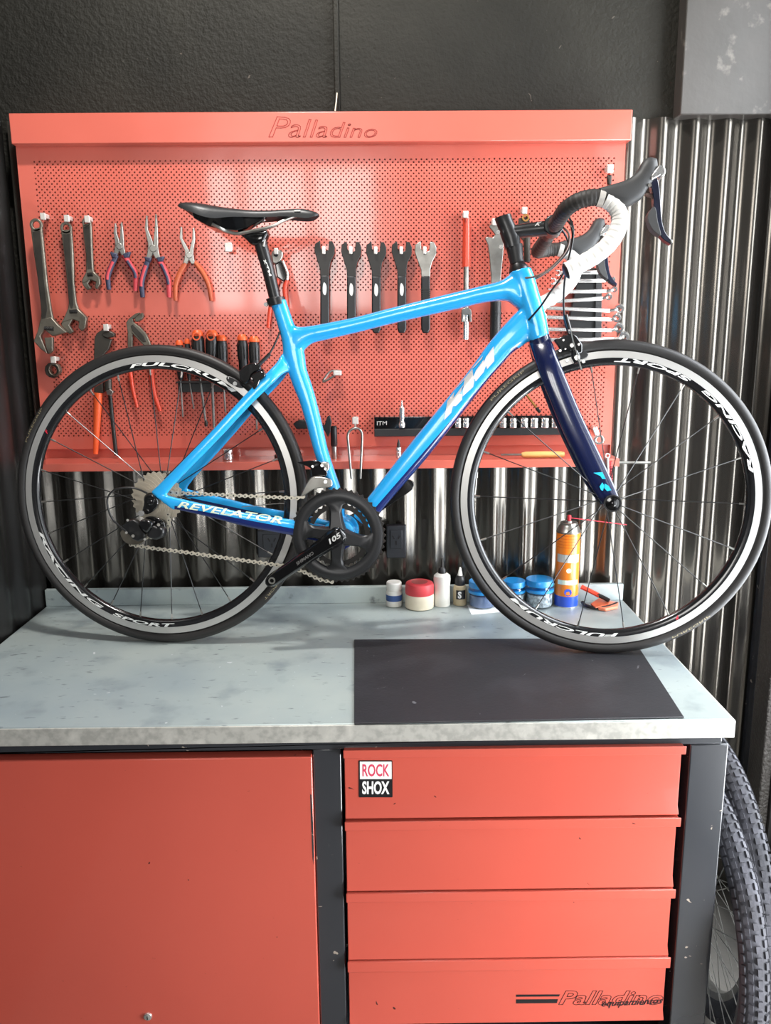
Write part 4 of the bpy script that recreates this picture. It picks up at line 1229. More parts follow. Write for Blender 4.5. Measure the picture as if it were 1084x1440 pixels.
bplate([z9(*q) for q in ((118, 650), (160, 605), (200, 598), (240, 625), (262, 672), (292, 706), (282, 748), (240, 770), (196, 752), (168, 716), (132, 690))], -.082, .020, 'cage_knuckle', M['black_satin'], rd, .003, 0)
bplate([z9(*q) for q in ((100, 700), (130, 676), (170, 690), (226, 720), (296, 738), (282, 770), (226, 792), (170, 788), (126, 760))], -.058, .003, 'cage_plate', M['tool_steel'], rd, .001, 2)
def cogw(c, r, nm, mt):
    MB().lathe([(r * .35, -.003), (r, -.0025), (r, .0025), (r * .35, .003)], c, BK.n, 20, True).build(nm, mt, rd)
cogw(BK(*z9(405, 650), -.052), .0165, 'jockey_wheel', M['black_plastic'])
cogw(BK(*z9(195, 725), -.052), .0165, 'jockey_wheel', M['black_plastic'])
MB().lathe([(.0, -.006), (.006, -.0055), (.0065, 0)], BK(*z9(265, 552), -.085), BK.n, 16).build('pivot_bolt', M['chrome'], rd)
for q, r_ in (((160, 605), .0028), ((290, 750), .003), ((395, 640), .0035), ((150, 700), .0028), ((200, 725), .0035)):
    MB().cyl(BK(*z9(*q), -.099), BK(*z9(*q), -.075), r_, n=8).build('screw', M['steel'], rd)
cable([(*z9(310, 400), -.070), (*z9(220, 362), -.078), (*z9(120, 358), -.085), (*z9(50, 378), -.088), (*z9(10, 430), -.090), (*z9(8, 500), -.090), (*z9(40, 590), -.088), (*z9(100, 650), -.085), (*z9(150, 690), -.082)], BK, M['cable'], .0021)

# ---- front derailleur
fd = bpy.data.objects.new('front_derailleur', None); COL.objects.link(fd); fd.parent = bike; fd.empty_display_size = .03
ROOTLOC[fd.name] = ROOTLOC[bike.name]
def z8(x, y): return 340 + x / 4.17, 620 + y / 4.17
bplate([z8(*q) for q in ((330, 125), (430, 115), (470, 135), (500, 190), (480, 215), (420, 220), (400, 160), (340, 135))], -.040, .016, 'linkage', M['black_gloss'], fd)
bplate([z8(*q) for q in ((455, 130), (500, 125), (512, 160), (490, 190), (465, 170))], -.030, .012, 'band_clamp', M['steel'], fd)
bplate([z8(*q) for q in ((395, 225), (440, 210), (520, 225), (525, 270), (470, 275), (420, 285), (370, 318), (345, 320))], -.062, .004, 'cage', M['steel'], fd)
bplate([z8(*q) for q in ((395, 225), (440, 210), (520, 225), (525, 270), (470, 275), (420, 285), (370, 318), (345, 320))], -.044, .003, 'cage', M['steel'], fd)
for q, r_ in (((470, 145), .0035), ((490, 165), .003), ((490, 240), .004), ((415, 150), .003)):
    MB().cyl(BK(*z8(*q), -.066), BK(*z8(*q), -.040), r_, n=8).build('screw', M['chrome'], fd)
MB().tube([BK(*z8(345, 128), -.03), BK(*z8(385, 124), -.034)], .0018, 6).build('wire', M['steel'], fd)
# brake cable along the far chain stay
cable([(340, 713, .02), (380, 709, .02), (412, 707, .02)], BK, M['steel'], .0009)
# ------------------------------------------------------------------ tools on the board
YT = YPB - .022                                # face of hanging tools
def tl(name, label, cat, px, py, group=None):
    p = A(px, py, YT)
    return thing(name, label, cat, (p.x, YPB - .01, p.z), group)
def pl(par, nm, mt, poly, Y=None, th=.010, bev=.0015, sm=0):
    q = spline(poly, sm, True) if sm else poly
    return MB().plate(q, YT if Y is None else Y, th).build(nm, mt, par, bev, sharp=45)
def rod(par, nm, mt, pts, r, Y=None, n=10):
    Y = YT + .006 if Y is None else Y
    w = [A(x, y, Y) for x, y in pts]
    if len(w) > 2: w = spline([tuple(p) for p in w], 5)
    return MB().tube(w, r, n).build(nm, mt, par, sharp=60)
def hook(px, py, label, w=3.6, h=4.6):
    c = A(px, py, YT - .006)
    m = MB()
    hw, hh = w / 575, h / 575
    m.box((c.x - hw, YT - .009, c.z - hh), (c.x + hw, YT - .004, c.z + hh))
    m.box((c.x - hw * .8, YT - .004, c.z - hh * .4), (c.x + hw * .8, YPB - .0004, c.z + hh * .9))
    o = m.build('peg_hook', M['hook'], None, .0015)
    return tag(o, label, 'hook', 'hooks on the tool board')
def s1(x, y): return x / 3.3875, 260 + y / 3.3875
def s2(x, y): return 240 + x / 2.71, 260 + y / 2.71
def P1(l): return [s1(*q) for q in l]
def P2(l): return [s2(*q) for q in l]
def P3_(l): return [z3(*q) for q in l]

# --- adjustable wrenches
def adj(label, hole, hr, handle, web, head, jaw, screw, tip):
    t = tl('adjustable_wrench', label, 'wrench', *s1(*tip), 'adjustable wrenches on the tool board')
    ring = MB()
    c = A(*s1(*hole), YT)
    ring.lathe([(hr * .58 / 1950, 0), (hr / 1950, 0), (hr / 1950, .009), (hr * .58 / 1950, .009)], c, (0, 1, 0), 24, True)
    ring.build('hanging_eye', M['tool_steel'], t, .0012)
    h = pl(t, 'handle', M['tool_steel'], P1(handle), th=.011, bev=.003)
    pl(h, 'web', M['dark_steel'], P1(web), YT - .0006, .002, .0004)
    pl(t, 'fixed_jaw', M['tool_steel'], P1(head), YT - .002, .016, .002)
    pl(t, 'moving_jaw', M['tool_steel'], P1(jaw), YT - .001, .013, .0015)
    a, b = screw
    sc = MB()
    pa_, pb_ = A(*s1(*a), YT - .003), A(*s1(*b), YT - .003)
    N_ = 24
    sc.tube([pa_.lerp(pb_, k / N_) for k in range(N_ + 1)], [.0050 if k % 4 < 2 else .0038 for k in range(N_ + 1)], 10)
    sc.build('knurled_screw', M['gun_metal'], t)
    return t
w1_ = adj('longest steel adjustable wrench hanging at the left end of the board', (186, 196), 29, [(160, 215), (213, 205), (225, 330), (240, 480), (258, 600), (270, 655), (205, 660), (210, 600), (190, 430), (172, 310)], [(170, 228), (206, 222), (222, 430), (240, 590), (228, 660), (214, 640), (200, 470), (182, 330)],
    [(207, 640), (258, 630), (290, 668), (330, 702), (265, 722), (225, 690), (205, 720), (240, 805), (206, 780), (174, 744), (192, 700)], [(225, 728), (264, 726), (264, 790), (243, 806), (232, 770)], ((228, 683), (270, 686)), (240, 805))
w1_.location.y -= .019
adj('middle steel adjustable wrench with open jaw hanging second from the left', (313, 205), 27, [(288, 215), (340, 210), (348, 330), (352, 470), (362, 560), (378, 610), (318, 620), (326, 560), (318, 470), (304, 340)], [(300, 235), (332, 232), (342, 430), (350, 570), (340, 600), (328, 560), (322, 430), (308, 330)],
    [(322, 590), (368, 588), (412, 632), (405, 680), (388, 698), (372, 680), (376, 652), (345, 640), (300, 655), (288, 662), (305, 630)], [(300, 640), (345, 640), (328, 668), (346, 700), (330, 712), (290, 668)], ((333, 604), (368, 602)), (330, 712))
adj('shortest steel adjustable wrench with bright jaw hanging third from the left', (411, 178), 21, [(390, 185), (434, 180), (437, 260), (440, 340), (446, 425), (408, 425), (408, 340), (398, 260)], [(398, 200), (427, 198), (432, 300), (436, 400), (416, 402), (412, 320), (404, 250)],
    [(410, 415), (446, 412), (472, 440), (476, 470), (462, 498), (450, 490), (456, 462), (430, 452), (400, 470), (388, 462), (395, 440)], [(388, 462), (402, 450), (428, 454), (416, 470), (432, 494), (415, 502), (396, 480)], ((418, 428), (442, 426)), (415, 500))
hook(*s1(205, 150), 'white peg hook holding the longest adjustable wrench')
hook(*s1(318, 160), 'white peg hook holding the middle adjustable wrench')
hook(*s1(415, 163), 'white peg hook holding the shortest adjustable wrench')

# small nut ring on a hook
t = tl('hanging_ring', 'small dark steel ring hanging below the longest adjustable wrench', 'ring', *s1(250, 918))
c = A(*s1(248, 883), YT + .002)
MB().lathe([(.0105, 0), (.019, 0), (.019, .010), (.0105, .010)], c, (0, 1, 0), 12, True).build('ring', M['dark_steel'], t, .002)
MB().lathe([(.0125, 0), (.016, 0), (.016, .012), (.0125, .012)], c + V((.006, -.006, .001)), (0.25, 1, 0), 12, True).build('inner_ring', M['tool_steel'], t, .001)
hook(*s1(254, 833), 'white peg hook holding the small dark ring')

# --- long nose pliers
def pliers(label, Pf, tips, joint, jr, hl, hr_, mats, w, guard=None, grp='long nose pliers on the tool board'):
    t = tl('long_nose_pliers', label, 'pliers', *Pf([hl[-1]])[0], grp)
    (tlx, tly), (trx, try_) = tips
    jx, jy = joint
    for sg, (tx, ty) in ((-1, tips[0]), (1, tips[1])):
        q = [(tx - sg * 3, ty), (tx + sg * 4, ty), (tx + sg * 9, ty + (jy - ty) * .4), (jx + sg * jr * 1.0, jy - jr * 1.0), (jx + sg * jr * .95, jy), (jx + sg * .5, jy), (jx + sg * 1.5, jy - jr * 1.3), (tx - sg * 5, ty + (jy - ty) * .42)]
        pl(t, 'jaw', M['steel'], Pf(q if sg > 0 else q), YT, .009, .0012)
    j = MB()
    c = A(*Pf([joint])[0], YT - .002)
    k = 575 / (3.3875 if Pf is P1 else 2.71) / 575
    j.lathe([(0, 0), (jr * .62 / 1950, 0), (jr * .7 / 1950, .002), (jr * .7 / 1950, .014), (0, .014)], c, (0, 1, 0), 20)
    j.build('joint', M['steel'], t, .0005)
    pl(t, 'joint_plate', M['steel'], Pf([(jx - jr * .95, jy - jr * .9), (jx + jr * .95, jy - jr * .9), (jx + jr * 1.1, jy + jr * .7), (jx + jr * 1.5, jy + jr * 2.1), (jx + jr * .5, jy + jr * 2.1), (jx, jy + jr * 1.1), (jx - jr * .5, jy + jr * 2.1), (jx - jr * 1.5, jy + jr * 2.1), (jx - jr * 1.1, jy + jr * .7)]), YT + .001, .009, .0015)
    for path, mm in ((hl, mats[0]), (hr_, mats[1])):
        pts = [A(*Pf([q])[0], YT + .006) for q in path]
        sp_ = spline([tuple(p) for p in pts], 5)
        n_ = len(sp_)
        h = MB().tube(sp_, [w * (.75 + .35 * math.sin(PI * min(1, .15 + .85 * i / n_))) for i in range(n_)], 10).build('handle', mm[0], t, sharp=70)
        if mm[1]:
            off = [p + V((0, -.0042, 0)) for p in sp_[int(n_ * .2):int(n_ * .8)]]
            MB().tube(off, w * .62, 8).build('grip_inlay', mm[1], h, sharp=70)
    if guard:
        for q in guard:
            pl(t, 'guard', M['navy_plastic'], Pf(q), YT - .001, .014, .003)
pliers('navy and red handled pliers with short dark jaws, leftmost of three', P1, ((549, 182), (577, 178)), (568, 292), 21, [(556, 335), (530, 390), (514, 440), (520, 500)], [(590, 335), (622, 385), (646, 430), (645, 505)], ((M['navy_plastic'], M['pink_plastic']), (M['pink_plastic'], M['navy_plastic'])), .0062,
       [[(520, 318), (560, 325), (552, 352), (530, 345)], [(582, 328), (620, 316), (612, 345), (590, 352)]])
pliers('navy and red handled pliers with long silver jaws, middle of three', P1, ((698, 145), (741, 140)), (728, 302), 24, [(708, 352), (688, 410), (674, 470), (680, 536)], [(752, 352), (780, 400), (802, 460), (806, 536)], ((M['navy_plastic'], M['pink_plastic']), (M['pink_plastic'], M['navy_plastic'])), .0066,
       [[(682, 340), (722, 345), (712, 370), (694, 362)], [(742, 345), (782, 338), (772, 366), (750, 370)]])
pliers('orange handled slim long nose pliers hanging left of the saddle', P1, ((863, 198), (920, 204)), (900, 335), 20, [(886, 368), (856, 420), (836, 480), (836, 552)], [(926, 368), (966, 420), (994, 480), (1006, 552)], ((M['orange_plastic'], None), (M['orange_plastic'], None)), .0056)

# --- pipe wrench with orange handle
def sb_(x, y): return 120 + x / 6.546, 440 + y / 6.546
def PB_(l): return [sb_(*q) for q in l]
t = tl('pipe_wrench', 'dark grip wrench with one orange handle behind the rear wheel', 'wrench', *sb_(95, 1330))
pl(t, 'head', M['dark_steel'], PB_([(80, 240), (100, 190), (150, 155), (200, 165), (165, 220), (240, 245), (215, 330), (160, 390), (155, 500), (160, 740), (80, 740), (75, 500)]), th=.012, bev=.002)
pl(t, 'upper_jaw', M['dark_steel'], PB_([(150, 190), (220, 165), (265, 190), (260, 220), (200, 232), (160, 215)]), YT - .004, .018, .002)
rod(t, 'handle', M['red_plastic'] if False else M['bright_orange'], [sb_(118, 735), sb_(112, 900), sb_(104, 1100), sb_(95, 1298)], [.0115, .0108, .0095, .0060], n=12)
rod(t, 'lever_arm', M['gun_metal'], [sb_(190, 400), sb_(215, 600), sb_(240, 900), sb_(284, 1310)], .0052)
rod(t, 'lever_shank', M['dark_steel'], [sb_(205, 430), sb_(212, 720)], .0095)
pl(t, 'star_nut', M['steel'], PB_([(190, 715), (212, 712), (222, 695), (238, 712), (258, 725), (246, 745), (236, 765), (214, 758), (196, 752)]), YT - .006, .012, .0015)
hook(*sb_(190, 135), 'white peg hook above the grip wrench with orange handle')
# --- water pump pliers
t = tl('water_pump_pliers', 'grey slip joint pliers with red handles behind the rear tyre', 'pliers', *sb_(690, 910))
pl(t, 'lower_jaw', M['tool_steel'], PB_([(372, 90), (400, 50), (460, 5), (500, -5), (470, 50), (435, 55), (440, 85), (500, 130), (560, 195), (600, 290), (600, 430), (630, 500), (590, 500), (545, 310), (430, 190), (432, 300), (440, 480), (396, 480), (386, 300), (388, 180)]), th=.011, bev=.002)
pl(t, 'upper_jaw', M['tool_steel'], PB_([(455, 40), (520, -5), (535, 20), (520, 60), (470, 85), (450, 70)]), YT - .003, .014, .002)
pl(t, 'slot_plate', M['dark_steel'], PB_([(415, 120), (440, 105), (540, 215), (560, 265), (530, 270), (430, 165)]), YT - .0018, .004, .001)
rod(t, 'handle', M['red_plastic'], [sb_(404, 470), sb_(420, 600), sb_(440, 720), sb_(478, 870)], [.0062, .0058, .0052, .004])
rod(t, 'handle', M['red_plastic'], [sb_(606, 470), sb_(612, 600), sb_(640, 760), sb_(690, 905)], [.0075, .0072, .0068, .005])

# --- screwdrivers in a rack
rk = tl('screwdriver_rack', 'black slotted screwdriver rack behind the rear wheel', 'rack', 292, 551)
rb_ = MB()
ra, rb2 = A(250, 536, YT), A(336, 551, YT)
rb_.box((ra.x, YT - .002, rb2.z), (rb2.x, YT + .004, ra.z)); rb_.box((ra.x, YT - .022, ra.z - .004), (rb2.x, YPB - .0005, ra.z))
rb_.build('rail', M['black_plastic'], rk, .001)
ra, rb2 = A(335, 540, YT), A(368, 552, YT)
rb_ = MB().box((ra.x, YT - .002, rb2.z), (rb2.x, YT + .004, ra.z)); rb_.box((ra.x, YT - .022, ra.z - .004), (rb2.x, YPB - .0005, ra.z))
rb_.build('rail', M['black_plastic'], rk, .001)
sdv = [((252, 479), (254, 534), 6.2, (257, 586), .0022, 'far left thin screwdriver with small orange cap in the rack', 'flat'), ((263, 477), (266, 534), 4.4, (272.5, 575), .0018, 'smallest screwdriver second from left in the rack', 'flat'),
       ((277.5, 465), (281, 532), 9.2, (290, 600), .0030, 'thick screwdriver with orange ringed cap and flared tip, left of its twin', 'tip'), ((298, 465), (298, 533), 9.2, (301, 602), .0032, 'thick screwdriver with orange ringed cap and long straight shaft', 'flat'),
       ((311, 472), (314, 534), 8.4, (317, 580), .0022, 'screwdriver with plain orange domed cap and short shaft', 'flat'), ((340, 471), (344, 536), 8.0, (347, 588), .0022, 'ribbed black screwdriver with orange cap, left one above the rear brake', 'flat'), ((357, 473.5), (359, 537), 8.0, (361, 604), .0024, 'ribbed black screwdriver with orange ringed cap, right one above the rear brake', 'flat')]
for (x0, y0), (x1, y1), hw, (tx, ty), br, lab, kind in sdv:
    t = tl('screwdriver', lab, 'screwdriver', tx, ty, 'screwdrivers in the rack')
    a, b = A(x0, y0, YT - .004), A(x1, y1, YT - .008)
    r = hw / 585
    ax = (b - a)
    Lh = ax.length
    hm = MB()
    prof = [(r * .75, Lh * .10), (r, Lh * .2), (r * .98, Lh * .45), (r * .86, Lh * .6), (r * .92, Lh * .72), (r * .6, Lh * .95), (r * .45, Lh)]
    hm.lathe(prof, a, ax, 16)
    h = hm.build('handle', M['black_plastic'], t)
    MB().lathe([(0, -.002), (r * .55, -.001), (r * .86, Lh * .05), (r * .9, Lh * .11), (r * .7, Lh * .13)], a, ax, 16).build('cap', M['bright_orange'], t)
    if hw > 7:
        u_ = ax.normalized().cross(V((0, 1, 0))).normalized()
        for k in range(-2, 3):
            o0 = a + u_ * (r * .42 * k) + V((0, -math.sqrt(max(0, 1 - (.42 * k) ** 2)) * r, 0))
            MB().tube([o0 + ax * .24, o0 + ax * .52], .0011, 5).build('rib', M['gun_metal'], h)
    if hw > 9:
        MB().lathe([(r * .42, -.0012), (r * .62, -.0012), (r * .62, .0012), (r * .42, .0012)], a + ax * .12 + V((0, -r * .95, 0)), (0, 1, 0), 16, True).build('ring_mark', M['bright_orange'], h)
    MB().cyl(b - ax * .04, A(tx, ty, YT - .010), br, n=8).build('shaft', M['steel'], t)
    if kind == 'tip':
        MB().lathe([(.003, -.016), (.0045, -.010), (.0048, -.004), (.0025, .0)], A(tx, ty, YT - .010), ax, 10).build('tip', M['dark_steel'], t)
for x in (273, 281):
    pass

# --- locking pliers behind the seat post
t = tl('locking_pliers', 'silver jawed pliers with red handles hanging behind the seat post', 'pliers', 377, 462)
pl(t, 'jaw', M['steel'], [z5(*q) for q in ((700, 410), (735, 392), (775, 410), (778, 445), (760, 480), (735, 500), (705, 495), (695, 440))], th=.012, bev=.003)
MB().lathe([(0, -.001), (.0055, -.001), (.0055, .003)], A(*z5(728, 432), YT - .002), (0, 1, 0), 14).build('jaw_hole', M['outlet_dark'], t)
pl(t, 'body', M['black_gloss'], [z5(*q) for q in ((720, 500), (770, 470), (805, 560), (812, 600), (780, 622), (735, 590))], YT - .002, .014, .003)
rod(t, 'pivot', M['chrome'], [z5(775, 480), z5(808, 560), z5(806, 610)], .0035, YT - .004)
rod(t, 'handle', M['red_plastic'], [z5(800, 612), z5(790, 680), z5(800, 780), (404, 462)], [.0058, .0062, .006, .005])
rod(t, 'handle', M['red_plastic'], [z5(745, 600), z5(715, 700), z5(690, 800), (377, 461)], [.0055, .006, .006, .0045])
hook(*z5(730, 410), 'white peg hook behind the seat post', 3, 4)
hook(*z5(400, 383), 'empty white peg hook left of the seat post', 5, 6)

# --- row of cone wrenches
def cone(xc, top, bot, lab, silver=False, wide=14.5, notch=0):
    t = tl('pedal_wrench', lab, 'wrench', xc, bot, 'black open end wrenches hanging in a row')
    W_ = wide
    hx = [(-W_, 14), (-W_ * .95, 4), (-W_ * .45, -1), (-W_ * .40, 10), (-2, 15), (5, 13), (6, 0), (W_ * .75, 0), (W_ * .98, 8), (W_ * .95, 18), (W_ * .6, 28), (6.6, 38), (6.2, 52), (-6.2, 52), (-6.4, 40), (-W_ * .72, 27)]
    pl(t, 'head', M['steel'] if silver else M['gun_metal'], [(xc + x, top + y) for x, y in hx], YT, .006, .0012)
    hh = [(xc - 6.3, top + 48), (xc + 6.3, top + 48), (xc + 6.4, bot - 6), (xc + 4, bot), (xc - 4, bot), (xc - 6.4, bot - 6)]
    h = pl(t, 'handle', M['black_plastic'], hh, YT - .003, .012, .003)
    if not silver:
        pl(h, 'logo', M['silver_print'], spline([(xc - 1, top + 58), (xc + 2.2, top + 62), (xc + 2.6, top + 70), (xc + .8, top + 76), (xc - 2.4, top + 73), (xc - 2.6, top + 64)], 3, True), YT - .0035, .0006, 0)
    else:
        for k in range(7):
            pl(h, 'grip_rib', M['gun_metal'], [(xc - 6.6, top + 66 + k * 3), (xc + 6.6, top + 66 + k * 3), (xc + 6.6, top + 67.4 + k * 3), (xc - 6.6, top + 67.4 + k * 3)], YT - .0042, .0014, 0)
    return t
cone(456.5, 339, 470, 'black open end wrench, leftmost of five in the row')
cone(494, 340, 469, 'black open end wrench, second of five in the row')
cone(529, 340.5, 468.5, 'black open end wrench with worn jaw, third of five in the row')
cone(565, 340, 468.5, 'black open end wrench, fourth of five in the row')
cone(598.5, 340, 468.5, 'silver headed open end wrench with black ribbed handle, rightmost of five', True, 15.5)
for x, lab in ((455, 'leftmost black wrench'), (493, 'second black wrench'), (528, 'third black wrench'), (564, 'fourth black wrench'), (597, 'silver headed wrench')):
    hook(x, 352, 'small peg hook under the jaw of the ' + lab, 2.4, 5)

# --- red handled flex socket wrench
t = tl('flex_socket_wrench', 'red handled wrench with swivelling socket left of the stem', 'wrench', *z3(65, 892))
rod(t, 'handle', M['red_plastic'], [z3(70, 115), z3(72, 200), z3(70, 330), z3(70, 430)], [.0085, .0092, .0095, .0098], n=12)
rod(t, 'shank', M['steel'], [z3(70, 428), z3(68, 700)], .0068)
pl(t, 'fork', M['steel'], P3_([(40, 780), (42, 700), (60, 690), (85, 690), (102, 705), (104, 780), (92, 780), (86, 735), (56, 735), (50, 780)]), YT - .003, .014, .001)
rod(t, 'socket', M['chrome'], [z3(68, 735), z3(68, 810), z3(66, 892)], [.0068, .0105, .0078], n=14)
hook(*z3(66, 98), 'white peg hook holding the red handled socket wrench')
# --- headset wrench with black handle
t = tl('headset_wrench', 'silver notched wrench with black ribbed handle behind the stem', 'wrench', *z3(252, 905))
pl(t, 'head', M['steel'], P3_([(215, 175), (250, 130), (300, 150), (310, 240), (306, 340), (292, 480), (285, 655), (232, 655), (228, 480), (215, 345), (208, 290), (190, 250), (205, 238), (240, 245), (255, 225), (240, 205)]), th=.009, bev=.0015)
h = rod(t, 'handle', M['black_plastic'], [z3(258, 650), z3(256, 780), z3(254, 905)], .0135, n=14)
for k in range(8):
    y = 690 + k * 22
    pl(h, 'grip_slot', M['outlet_dark'], P3_([(252, y), (262, y), (262, y + 12), (252, y + 12)]), YT - .0082, .001, 0)
hook(*z3(250, 145), 'white peg hook behind the stem clamp')
# --- ring tool behind the stem
t = tl('ring_handle_tool', 'grey handled tool with brass ring hanging behind the handlebar stem', 'tool', *z3(456, 400))
MB().lathe([(.0045, 0), (.0085, 0), (.0085, .005), (.0045, .005)], A(*z3(448, 118), YT), (0, 1, 0), 18, True).build('ring', M['brass'], t)
pl(t, 'blade', M['dark_steel'], P3_([(405, 120), (470, 110), (478, 180), (470, 260), (425, 260), (400, 180)]), YT + .003, .006, .001)
rod(t, 'handle', M['dark_steel'], [z3(455, 240), z3(456, 400)], .0082)
hook(*z3(440, 72), 'white peg hook holding the brass ring tool')

# --- combination wrenches on a magnetic rail
def sw(x, y): return 750 + x / 7.743, 360 + y / 7.743
rk = tl('wrench_rack', 'black upright rail holding combination wrenches at the board edge', 'rack', 831, 510)
pl(rk, 'rail', M['black_plastic'], [(816, 377), (845.5, 377), (844, 511), (800, 511), (800, 450)], YT + .004, .0175, .001)
pl(rk, 'side_strip', M['black_gloss'], [(838, 377), (847, 377), (845, 511), (836, 511)], YT - .002, .008, .001)
wr_ = [((788, 383.8), (848, 382.5), (0, 0), 3.0, False), ((782, 395.5), (852, 394.5), (861, 393), 3.4, True), ((778, 410.5), (853, 409.5), (863.5, 406.5), 3.4, True), ((782, 424), (848, 419.5), (856, 417), 3.8, True), ((768, 433), (858, 437), (871, 433.5), 5.2, True), ((769, 446), (860, 449.5), (867, 446.5), 5.0, True), ((771, 463), (860, 464.5), (870, 460.5), 5.6, True), ((774, 478), (864, 477), (877, 473.5), 6.2, True)]
names_ = ['topmost', 'second from top', 'third from top', 'fourth from top', 'fifth from top', 'sixth from top', 'seventh from top', 'lowest']
for (l_, r_, e_, rr, ring), nmx in zip(wr_, names_):
    t = tl('combination_wrench', 'chrome combination wrench, %s on the black rail' % nmx, 'wrench', *r_, 'combination wrenches on the rail')
    a, b = A(*l_, YT - .006), A(*r_, YT - .006)
    sh = MB().obox((a + b) / 2, (b - a) / 2, V((0, .003, 0)), V((0, 0, .0046))).build('shaft', M['chrome'], t, .002)
    c = A(*e_, YT - .008) if ring else A(852, 382.5, YT - .008)
    R_ = rr * 1.15 / 575
    MB().tube(spline([tuple(b), tuple(b.lerp(c, .5) + V((0, -.002, 0))), tuple(c - (c - b).normalized() * R_ * .6)], 4), .0044, 8).build('neck', M['chrome'], t)
    MB().lathe([(R_ * .52, -.005), (R_ * 1.0, -.005), (R_ * 1.12, 0), (R_ * 1.0, .005), (R_ * .52, .005)], c, (.35, 1, .5), 16, True).build('ring_end', M['chrome'], t)
    ul = (a - b).normalized()
    R2 = R_ * 1.25
    arc = [a + ul * R2 + (V((math.cos(q), 0, math.sin(q)))) * R2 for q in [R(-130 + 26 * k) for k in range(11)]]
    arc2 = [a + ul * R2 + (V((math.cos(q), 0, math.sin(q)))) * R2 * .55 for q in [R(130 - 26 * k) for k in range(11)]]
    MB().prism([p + V((0, -.003, 0)) for p in arc + arc2], (0, .006, 0)).build('open_end', M['chrome'], t, .001)

# --- socket rail
rk = tl('socket_rail', 'long black socket rail along the lower edge of the board', 'rack', 665, 611)
a, b = A(526, 587, YT - .004), A(806, 611.5, YT - .004)
MB().box((a.x, YT - .004, b.z), (b.x, YPB - .0006, b.z + (a.z - b.z) * .38)).build('rail', M['black_plastic'], rk, .001)
MB().box((a.x, YT + .004, b.z), (b.x, YPB - .0008, a.z)).build('rail_back', M['black_gloss'], rk, .001)
lt_ = MB()
def RT(x, y): return 380 + x / 3.613, 540 + y / 3.613
put_text(lt_, 'ITM', quad_fn(A(*RT(542, 210), YT + .0036), A(*RT(592, 208), YT + .0036), A(*RT(542, 190), YT + .0036)), bold=.0)
lt_.build('rail_lettering', M['silver_print'], rk, keep=True, smooth=False)
def socket(px, py0, py1, w, lab, Y=None, mt='chrome', grp='sockets on the rail', dark=True):
    Y = YT - .010 if Y is None else Y
    t_, b_ = A(px, py0, Y), A(px, py1, Y)
    h = (t_ - b_).z
    r = w / 2 / 575
    root = thing('socket', lab, 'socket', V((b_.x, Y, b_.z)), grp)
    MB().lathe([(r * .9, 0), (r, .001), (r, h * .52), (r * .86, h * .58), (r * .86, h * .66), (r * .98, h * .7), (r * .98, h - .001), (r * .92, h), (r * .62, h), (r * .62, h * .7)], V((b_.x, Y, b_.z)), (0, 0, 1), 18).build('body', M[mt], root, sharp=30)
    if dark:
        MB().cyl(V((b_.x, Y, b_.z + h * .7)), V((b_.x, Y, b_.z + h * .705)), r * .62, n=12).build('drive_hole', M['outlet_dark'], root)
    return root
sx = [(620, 9, 'short'), (644, 9, 'short'), (655, 9, 'short'), (707, 10.5, 'wide'), (721.5, 10.5, 'wide'), (737, 11, 'wide'), (751, 11.5, 'wide'), (766, 11.5, 'wide'), (780.5, 11.5, 'wide'), (795, 11, 'wide')]
ordn = ['first', 'second', 'third', 'fourth', 'fifth', 'sixth', 'seventh', 'eighth', 'ninth', 'tenth']
for (x, w, k), od in zip(sx, ordn):
    socket(x, 588, 601.5, w, 'chrome %s socket, %s from left among those upright on the rail' % (k, od))
# tall socket driver standing on the rail
t = tl('socket_adapter', 'tall chrome adapter with pointed tip standing on the socket rail', 'socket', 565, 601)
b_ = A(565, 601, YT - .010)
MB().lathe([(.0078, 0), (.0082, .002), (.0082, .010), (.0055, .014), (.0055, .020), (.0068, .022), (.0068, .048), (.0045, .050), (.0030, .054), (.0012, .066)], b_, (0, 0, 1), 16).build('body', M['chrome'], t)

# --- fork tool on hook
t = tl('tuning_fork_tool', 'thin steel U-shaped fork hanging below the board centre', 'tool', 501, 674)
YK = .594
def RF(x, y): return (*RT(x, y),)
pts = [RT(413, 482), RT(405, 400), RT(396, 300), RT(393, 265), RT(402, 240), RT(424, 226), RT(446, 226), RT(462, 242), RT(466, 270), RT(464, 340), RT(461, 400), RT(457, 480)]
MB().tube(spline([tuple(A(*q, YK)) for q in pts], 4), [.0030] * (11 * 4 + 1), 8).build('prongs', M['steel'], t, sharp=70)
MB().cyl(A(*RT(432, 228), YK), A(*RT(432, 205), YT), .003, n=8).build('stem', M['steel'], t)
hook(*RT(432, 186), 'white peg hook holding the U-shaped steel fork', 4.4, 5)
# --- small clip on a hook behind the frame triangle
t = tl('wire_clip', 'small bright wire clip on the board inside the frame triangle', 'clip', 454, 537)
def RC_(x, y): return 400 + x / 3.6, 480 + y / 3.6
MB().tube(spline([tuple(A(*RC_(*q), YT)) for q in ((285, 150), (240, 150), (215, 170), (195, 205), (235, 185), (262, 165))], 4), .0026, 7).build('loop', M['steel'], t)
MB().obox(A(*RC_(268, 160), YT + .006), (.010, 0, 0), (0, .012, 0), (0, 0, .006)).build('block', M['hook'], t, .002)
# --- black chain tool behind the seat tube
t = tl('chain_whip', 'black flat tool hanging behind the seat tube', 'tool', *z7(1015, 720))
pl(t, 'arm', M['black_plastic'], [z7(*q) for q in ((800, 650), (835, 628), (870, 630), (985, 660), (1000, 610), (1015, 600), (1027, 640), (1020, 700), (1005, 730), (985, 690), (870, 680), (820, 682))], YT, .012, .002)
MB().cyl(A(*z7(900, 655), YT + .003), A(*z7(900, 655), YPB - .0009), .004, n=8).build('peg', M['hook'], t)

